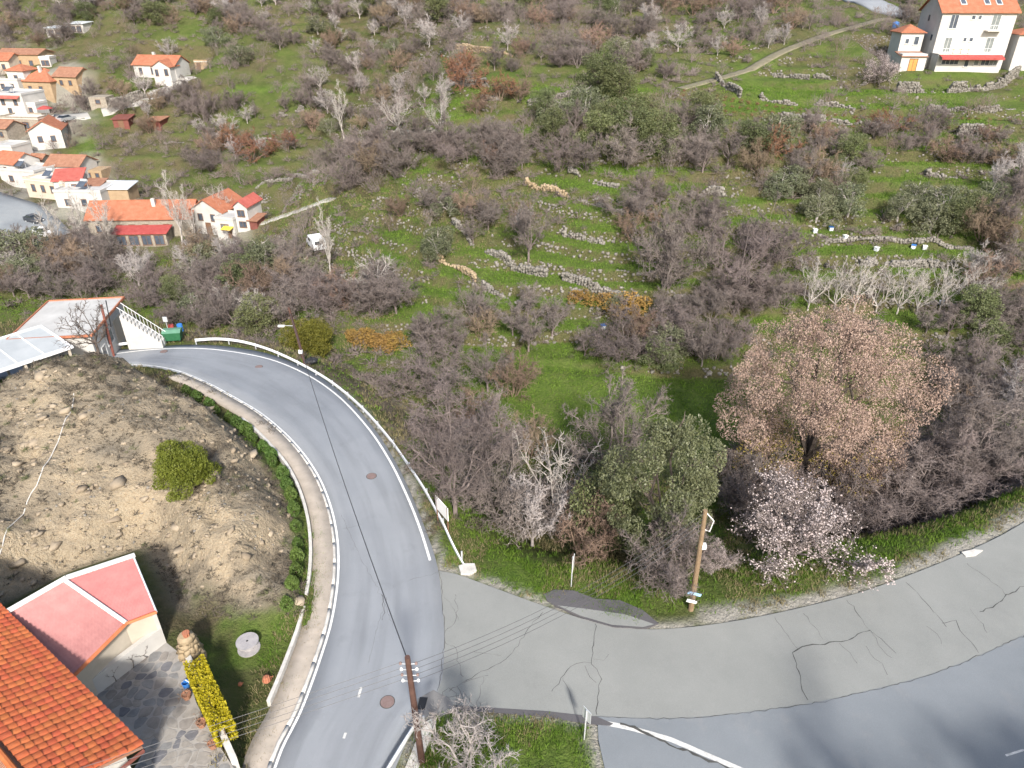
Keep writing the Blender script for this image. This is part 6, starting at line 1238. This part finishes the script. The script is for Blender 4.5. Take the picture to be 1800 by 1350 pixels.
def slab(name, px_poly, z, mat, label, cat, th=.14):
    w = W2(px_poly, z); o = flatpoly(name, [(p[0], p[1]) for p in w], z, mat, None, th); return tag(o, label, cat)
slab('concrete_apron', [(746,1270),(760,1262),(767,1268),(755,1300),(735,1350),(712,1350),(730,1305)], .10, concrete_w, 'white concrete apron beside the dark timber pole', 'apron')
slab('concrete_block', [(806,994),(818,990),(834,990),(838,1002),(828,1008),(810,1006)], .16, concrete_w, 'white concrete footing at the end of the long guardrail', 'footing', .3)
slab('concrete_slab', [(1690,970),(1712,965),(1728,967),(1715,976),(1698,978)], .06, concrete_w, 'pale concrete slab at the edge of the cracked lane', 'slab', .2)
slab('drain_grate', [(738,1225),(752,1226),(746,1248),(733,1246)], .03, black_m, 'dark steel drain grate set in the junction patch', 'grate', .04)
iron = M('manhole_iron', (0.16, 0.11, 0.10), (0.22, 0.16, 0.15), scale=8, rough=.7)
for x, y, l in ((681,1234,'round rusty manhole cover nearest the dark timber pole'), (653,837,'round rusty manhole cover in the middle of the bend'), (455,645,'round rusty manhole cover near the top of the bend'), (288,618,'round rusty manhole cover at the road edge by the green skip')):
    q = PR(x, y); e = empty('manhole_cover', q+Vector((0,0,.002)), 0, l, 'manhole', 'manhole covers in the road'); MB().lathe([(.40,0),(.40,.012)], 20).build('rim', crack_m, e); MB().lathe([(.36,.013),(.36,.022)], 20).build('lid', iron, e)

# ------------------------------------------------------------------ poles, wires, signs
wood_d = M('pole_dark_wood', (0.062, 0.032, 0.025), (0.105, 0.058, 0.046), scale=3, rough=.85); wood_l = M('pole_timber', (0.17, 0.115, 0.068), (0.26, 0.185, 0.115), scale=3, rough=.85); wood_r = M('pole_red_wood', (0.17, 0.055, 0.04), (0.24, 0.09, 0.07), scale=3)
ceram = M('insulator', (0.75, 0.74, 0.72), var=.05, rough=.3); wire_m = M('wire', (0.06, 0.06, 0.065), var=.1, rough=.5)
def pole(base, top, mat, label, r=.14):
    e = empty('utility_pole', base, 0, label, 'pole'); v = Vector(top)-Vector(base); MB().tube([Vector((0,0,-.8)), v*.5, v], [r*1.15, r, r*.8], 10).build('shaft', mat, e); return e, v
def top_of(b, px, py):      # height of a pole whose head is sighted at px, py
    d = ray(px, py); t = b.y/d[1]; return Vector((d[0]*t, b.y, CAM_Z+d[2]*t))
b1 = P(742, 1338, .05); t1 = top_of(b1, 716, 1155); e1, v1 = pole(b1, t1, wood_d, 'dark brown timber pole with racks of insulators at the junction', .15)
for k in range(4):
    for s in (-1, 1): q = v1*(1-.06-.05*k); MB().tube([q+Vector((s*.1,0,0)), q+Vector((s*.34,0,.02))], .018, 5).build('bracket', metal_g, e1); MB().lathe([(.04,0),(.07,.03),(.045,.07),(.07,.1),(.03,.15)], 8, q+Vector((s*.34,0,-.02))).build('insulator', ceram if k % 2 else iron, e1)
b2 = P(1215, 1070, .05); t2 = top_of(b2, 1240, 897); e2, v2 = pole(b2, t2, wood_l, 'light brown timber pole with bent white bracket on the green verge', .15)
MB().tube([v2*.99, v2*.90+Vector((.55,0,0)), v2*.80+Vector((.40,0,0)), v2*.80+Vector((.08,0,.15))], .035, 5).build('bracket', ceram, e2)
MB().box(v2.x*.67+.08, v2.x*.67+.32, -.14, .1, v2.z*.64, v2.z*.68).build('junction_box', metal_w, e2)
MB().obox(v2*.19+Vector((0,-.2,0)), (.94,0,-.3), (0,1,0), (.3,0,.94), .42, .03, .09).build('sign_plate', M('plate_blue', (.30,.47,.66), var=.1), e2); MB().obox(v2*.11+Vector((-.1,-.2,0)), (.94,0,-.3), (0,1,0), (.3,0,.94), .32, .03, .10).build('sign_plate', ceram, e2)
g3 = PR(533, 645); b3 = Vector((g3.x, g3.y+.9, hz(g3.x, g3.y+.9))); t3 = top_of(b3, 507, 540); e3, v3 = pole(b3, t3, wood_d, 'dark timber pole with street lamp beside the conifer bush', .14)
MB().tube([v3*.68, v3*.70+Vector((-.9,-.3,.05))], .03, 5).build('lamp_arm', metal_g, e3); MB().obox(v3*.70+Vector((-1.15,-.35,.03)), (1,0,0), (0,1,0), (0,0,1), .32, .12, .07).build('lamp_head', ceram, e3); MB().box(v3.x*.22-.3, v3.x*.22+.1, -.2, .0, v3.z*.20, v3.z*.26).build('junction_box', metal_w, e3)
b4 = PR(199, 626); b4 = Vector((b4.x, b4.y, float(zroad(b4.y)))); t4 = top_of(b4, 178, 536); e4, v4 = pole(b4, t4, wood_r, 'reddish-brown timber pole before the white house', .14)
MB().tube([v4*.55+Vector((.3,.3,0)), v4*1.02+Vector((.35,.4,.2))], .05, 6).build('steel_mast', black_m, e4)
b5 = Vector((-44, 5, 1.0)); t5 = Vector((-44, 5, 9.0)); e5, v5 = pole(b5, t5, wood_d, 'dark timber pole beyond the near tiled house', .14)
def wire(a, b, sag, label, r=.012):
    a, b = Vector(a), Vector(b); pts = [a*(1-t)+b*t-Vector((0,0,sag*4*t*(1-t))) for t in np.linspace(0, 1, 17)]; e = MB().tube([p-a for p in pts], r, 4).build('overhead_wire', wire_m); e.location = a; return tag(e, label, 'wire', 'overhead wires of the junction')
for k in range(4):
    n_ = ('topmost', 'second', 'third', 'lowest')[k]; A1 = Vector(b1)+v1*(1-.06-.05*k)+Vector((.34,0,.1)); A0 = Vector(b1)+v1*(1-.06-.05*k)+Vector((-.34,0,.1))
    wire(A1, Vector(b2)+v2*(.98-.05*k), .9, '%s overhead wire from the dark pole to the light pole' % n_); wire(A0, t5-Vector((0,0,.3+.35*k)), .8, '%s overhead wire from the dark pole over the tiled house' % n_)
wire(Vector(b1)+v1*.97, Vector(b3)+v3*.9, 1.6, 'thick black cable sagging over the main road', .03)
def sign(base, h, label, plate, n, w, hh, mat=metal_g, back=metal_g):
    e = empty('road_sign', base, 0, label, 'sign'); MB().tube([(0,0,-.3),(0,0,h)], .035, 8).build('post', mat, e); n = Vector(n).normalized(); u = Vector((-n.y, n.x, 0))
    c = Vector((0,0,h-hh*.5))+n*.05
    if plate == 'rect': MB().obox(c, u, n, (0,0,1), w/2, .015, hh/2).build('plate', back, e)
    else: MB().prism([c+u*(w/2*math.cos(a))+Vector((0,0,w/2*math.sin(a))) for a in np.arange(0, 6.28, .35)], n*.03).build('plate', back, e)
    return e
sign(G(1004, 1031), 2.5, 'tall narrow signpost with plate seen edge-on by the dark asphalt spill', 'rect', (.97, -.25, 0), .6, 1.1, metal_g, ceram)
sign(P(1027, 1298, .05), 2.2, 'grey signpost at the corner of the grass island', 'rect', (.8, .6, 0), .55, .8)
q = G(779, 928); bd = empty('notice_board', q, 0, 'blank white notice board on dark posts beyond the guardrail', 'board'); u = Vector((.55, -.83, 0))
for s in (-.75, .75): MB().tube([u*s+Vector((0,0,-.4)), u*s+Vector((0,0,2.3))], .05, 6).build('post', frame_b, bd)
MB().obox((0, 0, 1.75), u, Vector((.83, .55, 0)), (0, 0, 1), .85, .03, .55).build('panel', ceram, bd)
q = G(286, 602); sign(PR(288, 600)+Vector((0,1.5,.0)), 2.3, 'small grey road sign behind the green skip', 'rect', (0,-1,0), .5, .6)

# ------------------------------------------------------------------ skip, bins, tyre, van, cars
grn = M('green_skip', (0.02, 0.10, 0.045), (0.04, 0.15, 0.07), rough=.5, scale=3)
q = PR(303, 604); sk = empty('rubbish_skip', q+Vector((0,.6,.12)), .15, 'green four-wheeled rubbish container at the top of the bend', 'container'); MB().hull8([(-.8,-.45,.15),(.8,-.45,.15),(.8,.45,.15),(-.8,.45,.15),(-.95,-.6,1.1),(.95,-.6,1.1),(.95,.6,1.1),(-.95,.6,1.1)]).build('body', grn, sk); MB().prism([(-.97,-.62,1.11),(-.97,.62,1.11),(-.97,.45,1.32),(-.97,-.2,1.38)], (1.94,0,0)).build('lid', M('skip_lid', (.10,.22,.15), var=.15, rough=.5), sk)
for x in (-.7, .7):
    for y in (-.38, .38): MB().tube([(x,y-.04,.07),(x,y+.04,.07)], .09, 10).build('wheel', black_m, sk)
for x, y, m_, l in ((318,582,blue_m,'blue drum on the grass behind the green container'), (303,583,red_m,'red drum on the grass behind the green container')):
    q = G(x, y); e = empty('drum', q, 0, l, 'drum'); MB().lathe([(.3,0),(.31,.3),(.29,.32),(.31,.6),(.3,.85)], 14).build('body', m_, e); MB().lathe([(.28,.851),(.28,.88)], 14).build('lid', m_, e)
q = G(548, 640); ty = empty('rubbish_bag', q+Vector((0,0,.1)), .4, 'black plastic rubbish bag under the conifer bush', 'bag'); rs = np.random.RandomState(3)
mb = MB(); mb.lathe([(.12,0),(.42,.1),(.5,.3),(.38,.5),(.12,.6),(.06,.68)], 12); mb.v = [(a*(1.3+.2*rs.rand()), b*(.9+.2*rs.rand()), c*(.9+.2*rs.rand())) for a, b, c in mb.v]; mb.build('sack', black_m, ty); MB().lathe([(.07,.62),(.1,.74),(.02,.8)], 8).build('knot', black_m, ty)
car_gl = M('car_glass', (0.02,0.025,0.03), var=.2, rough=.08, spec=.7)
def vehicle(px, py, rot, body_m, label, van=False, name='parked_car', cat='car', group=None):
    q = G(px, py); e = empty(name, q+Vector((0,0,.08)), math.radians(rot), label, cat, group); L_, w = (4.6, .95) if van else (4.1, .86)
    sec = [(-L_/2,.35),(-L_/2,1.05),(-L_*.42,1.75 if van else .98),(-L_*.40,1.82 if van else 1.0),(L_*.22,1.86 if van else 1.02),(L_*.34,1.15 if van else .95),(L_*.48,.98 if van else .85),(L_/2,.6),(L_/2,.32)]
    mb = MB(); mb.prism([(x, -w, z) for x, z in sec], (0, 2*w, 0)); bo = mb.build('body', body_m, e)
    if not van:
        t_ = [(-L_*.40,1.0),(-L_*.26,1.42),(L_*.06,1.45),(L_*.24,1.01)]; MB().hull8([(-L_*.40,-w*.94,1.0),(L_*.24,-w*.94,1.0),(L_*.24,w*.94,1.0),(-L_*.40,w*.94,1.0),(-L_*.26,-w*.76,1.42),(L_*.06,-w*.76,1.45),(L_*.06,w*.76,1.45),(-L_*.26,w*.76,1.42)]).build('windows', car_gl, e); MB().box(-L_*.25,L_*.05,-w*.72,w*.72,1.43,1.475).build('roof', body_m, e)
    else:
        for s in (-1, 1): MB().box(-L_*.1, L_*.20, s*w-.012 if s > 0 else s*w-.012, s*w+.012, 1.15, 1.6).build('side_window', car_gl, e)
        MB().hull8([(L_*.335,-w*.86,1.17),(L_*.35,-w*.86,1.15),(L_*.35,w*.86,1.15),(L_*.335,w*.86,1.17),(L_*.235,-w*.82,1.78),(L_*.25,-w*.82,1.78),(L_*.25,w*.82,1.78),(L_*.235,w*.82,1.78)]).build('windscreen', car_gl, e); MB().box(-L_/2-.012,-L_/2+.01,-w*.7,w*.7,.75,1.02).build('rear_panel', body_m, e); MB().hull8([(-L_*.497,-w*.75,1.12),(-L_*.49,-w*.75,1.12),(-L_*.49,w*.75,1.12),(-L_*.497,w*.75,1.12),(-L_*.44,-w*.72,1.6),(-L_*.433,-w*.72,1.6),(-L_*.433,w*.72,1.6),(-L_*.44,w*.72,1.6)]).build('rear_window', car_gl, e)
    for x in (-L_*.31, L_*.30):
        for s in (-1, 1): wz = MB().tube([(x,s*w-.1*s,.31),(x,s*w+.02*s,.31)], .31, 14).build('wheel', black_m, e); MB().tube([(x,s*w+.021*s,.31),(x,s*w+.03*s,.31)], .17, 10).build('hub', metal_g, wz)
    for s in (-1, 1): MB().box(L_/2-.03, L_/2+.012, s*w*.7-.14, s*w*.7+.14, .62, .76).build('headlight', ceram, e)
    return e
car_w = M('car_white', (.78,.79,.80), var=.04, rough=.3, spec=.5); car_d = M('car_dark', (.035,.04,.05), var=.1, rough=.3, spec=.5); car_s = M('car_silver', (.42,.43,.45), var=.05, rough=.3, metal=.3)
vehicle(557, 436, 118, car_w, 'white van parked on the grass below the lane', True, 'parked_van', 'van')
vehicle(62, 392, -30, car_d, 'dark car parked on the village street before the cream house', group='cars in the village')
vehicle(118, 214, 70, car_s, 'silver car parked in the concrete yard', group='cars in the village')
vehicle(20, 430, -35, car_w, 'white car on the lower village street', group='cars in the village')
vehicle(78, 415, -30, car_w, 'white car further down the village street, beside the dark one', group='cars in the village')
q = G(84, 208); um = empty('parasol', q, .2, 'red parasol standing in the concrete yard', 'parasol'); MB().tube([(0,0,0),(0,0,2.6)], .04, 6).build('pole', metal_g, um); MB().lathe([(1.7,2.1),(1.0,2.45),(.05,2.75)], 8).build('canopy', red_m, um)
for x, y, m_, l in ((1573,50,blue_m,'blue water tank beside the dirt track end'), (1577,-2,red_m,'red barrier block by the turning place')):
    q = G(x, y); e = empty('water_tank' if 'tank' in l else 'barrier', q, 0, l, 'tank' if 'tank' in l else 'barrier'); MB().lathe([(.7,0),(.75,.1),(.75,1.1),(.6,1.3),(.2,1.4)], 14).build('body', m_, e); MB().lathe([(.2,1.401),(.2,1.47)], 10).build('cap', m_, e)
hv_m = M('hive_paint', (.72,.76,.80), var=.08, rough=.6); hv = [(1460,405),(1485,420),(1540,441),(1605,437),(1625,438),(1432,409),(1060,578),(1655,536)]
for i, (x, y) in enumerate(hv):
    q = G(x, y); e = empty('beehive', q, .3*i, '%s white beehive box from left on the terraces' % ('first second third fourth fifth sixth seventh eighth'.split()[sorted(a[0] for a in hv).index(x)]), 'beehive', 'beehive boxes on the terraces'); MB().box(-.25,.25,-.25,.25,0,.5).build('box', hv_m, e); MB().box(-.3,.3,-.3,.3,.501,.57).build('lid', metal_w if i % 3 else blue_m, e)
hp = [G(*q) for q in [(130,692),(126,722),(108,760),(95,792),(72,835),(55,868),(30,915),(0,975),(-30,1020)]]; hp = resample([[p.x, p.y] for p in hp], .5); o = Vector((hp[0][0], hp[0][1], hz(*hp[0])))
tag(MB().tube([Vector((p[0], p[1], hz(*p)+.04))-o for p in hp], .035, 5).build('water_hose', M('hose', (.52,.50,.47), var=.1)), 'thin pale water hose running down the earth knoll', 'hose').location = o
# rows of young vines on the strip below the track
vn = MB(); rs = np.random.RandomState(9); C = []
for a, b, n_ in (((1200,168),(1420,196),16), ((1200,176),(1400,205),15), ((1215,186),(1380,214),12), ((1400,202),(1790,212),24), ((1380,222),(1700,226),20), ((1205,160),(1330,182),10)):
    for t in np.linspace(0, 1, n_): q = G(a[0]*(1-t)+b[0]*t+rs.randn(), a[1]*(1-t)+b[1]*t); C.append((q.x, q.y, q.z))
C = np.array(C); o = scrub('vine_rows', C, np.full(len(C), .55), leaf_russet, 'rows of young russet vines on the strip below the dirt track', rs, 40)
# trees behind the viewpoint that shade the lower road
plant('tree0', (19, 8, -.1), 13.5, 'bare tree beside the lower road out of view', None, 0.75); plant('oak0', (27, 7.5, -.1), 11.5, 'evergreen tree beside the lower road out of view', None, 1.0); plant('oak1', (36, 7, -.1), 11.0, 'second evergreen tree beside the lower road out of view', None, 1.2)
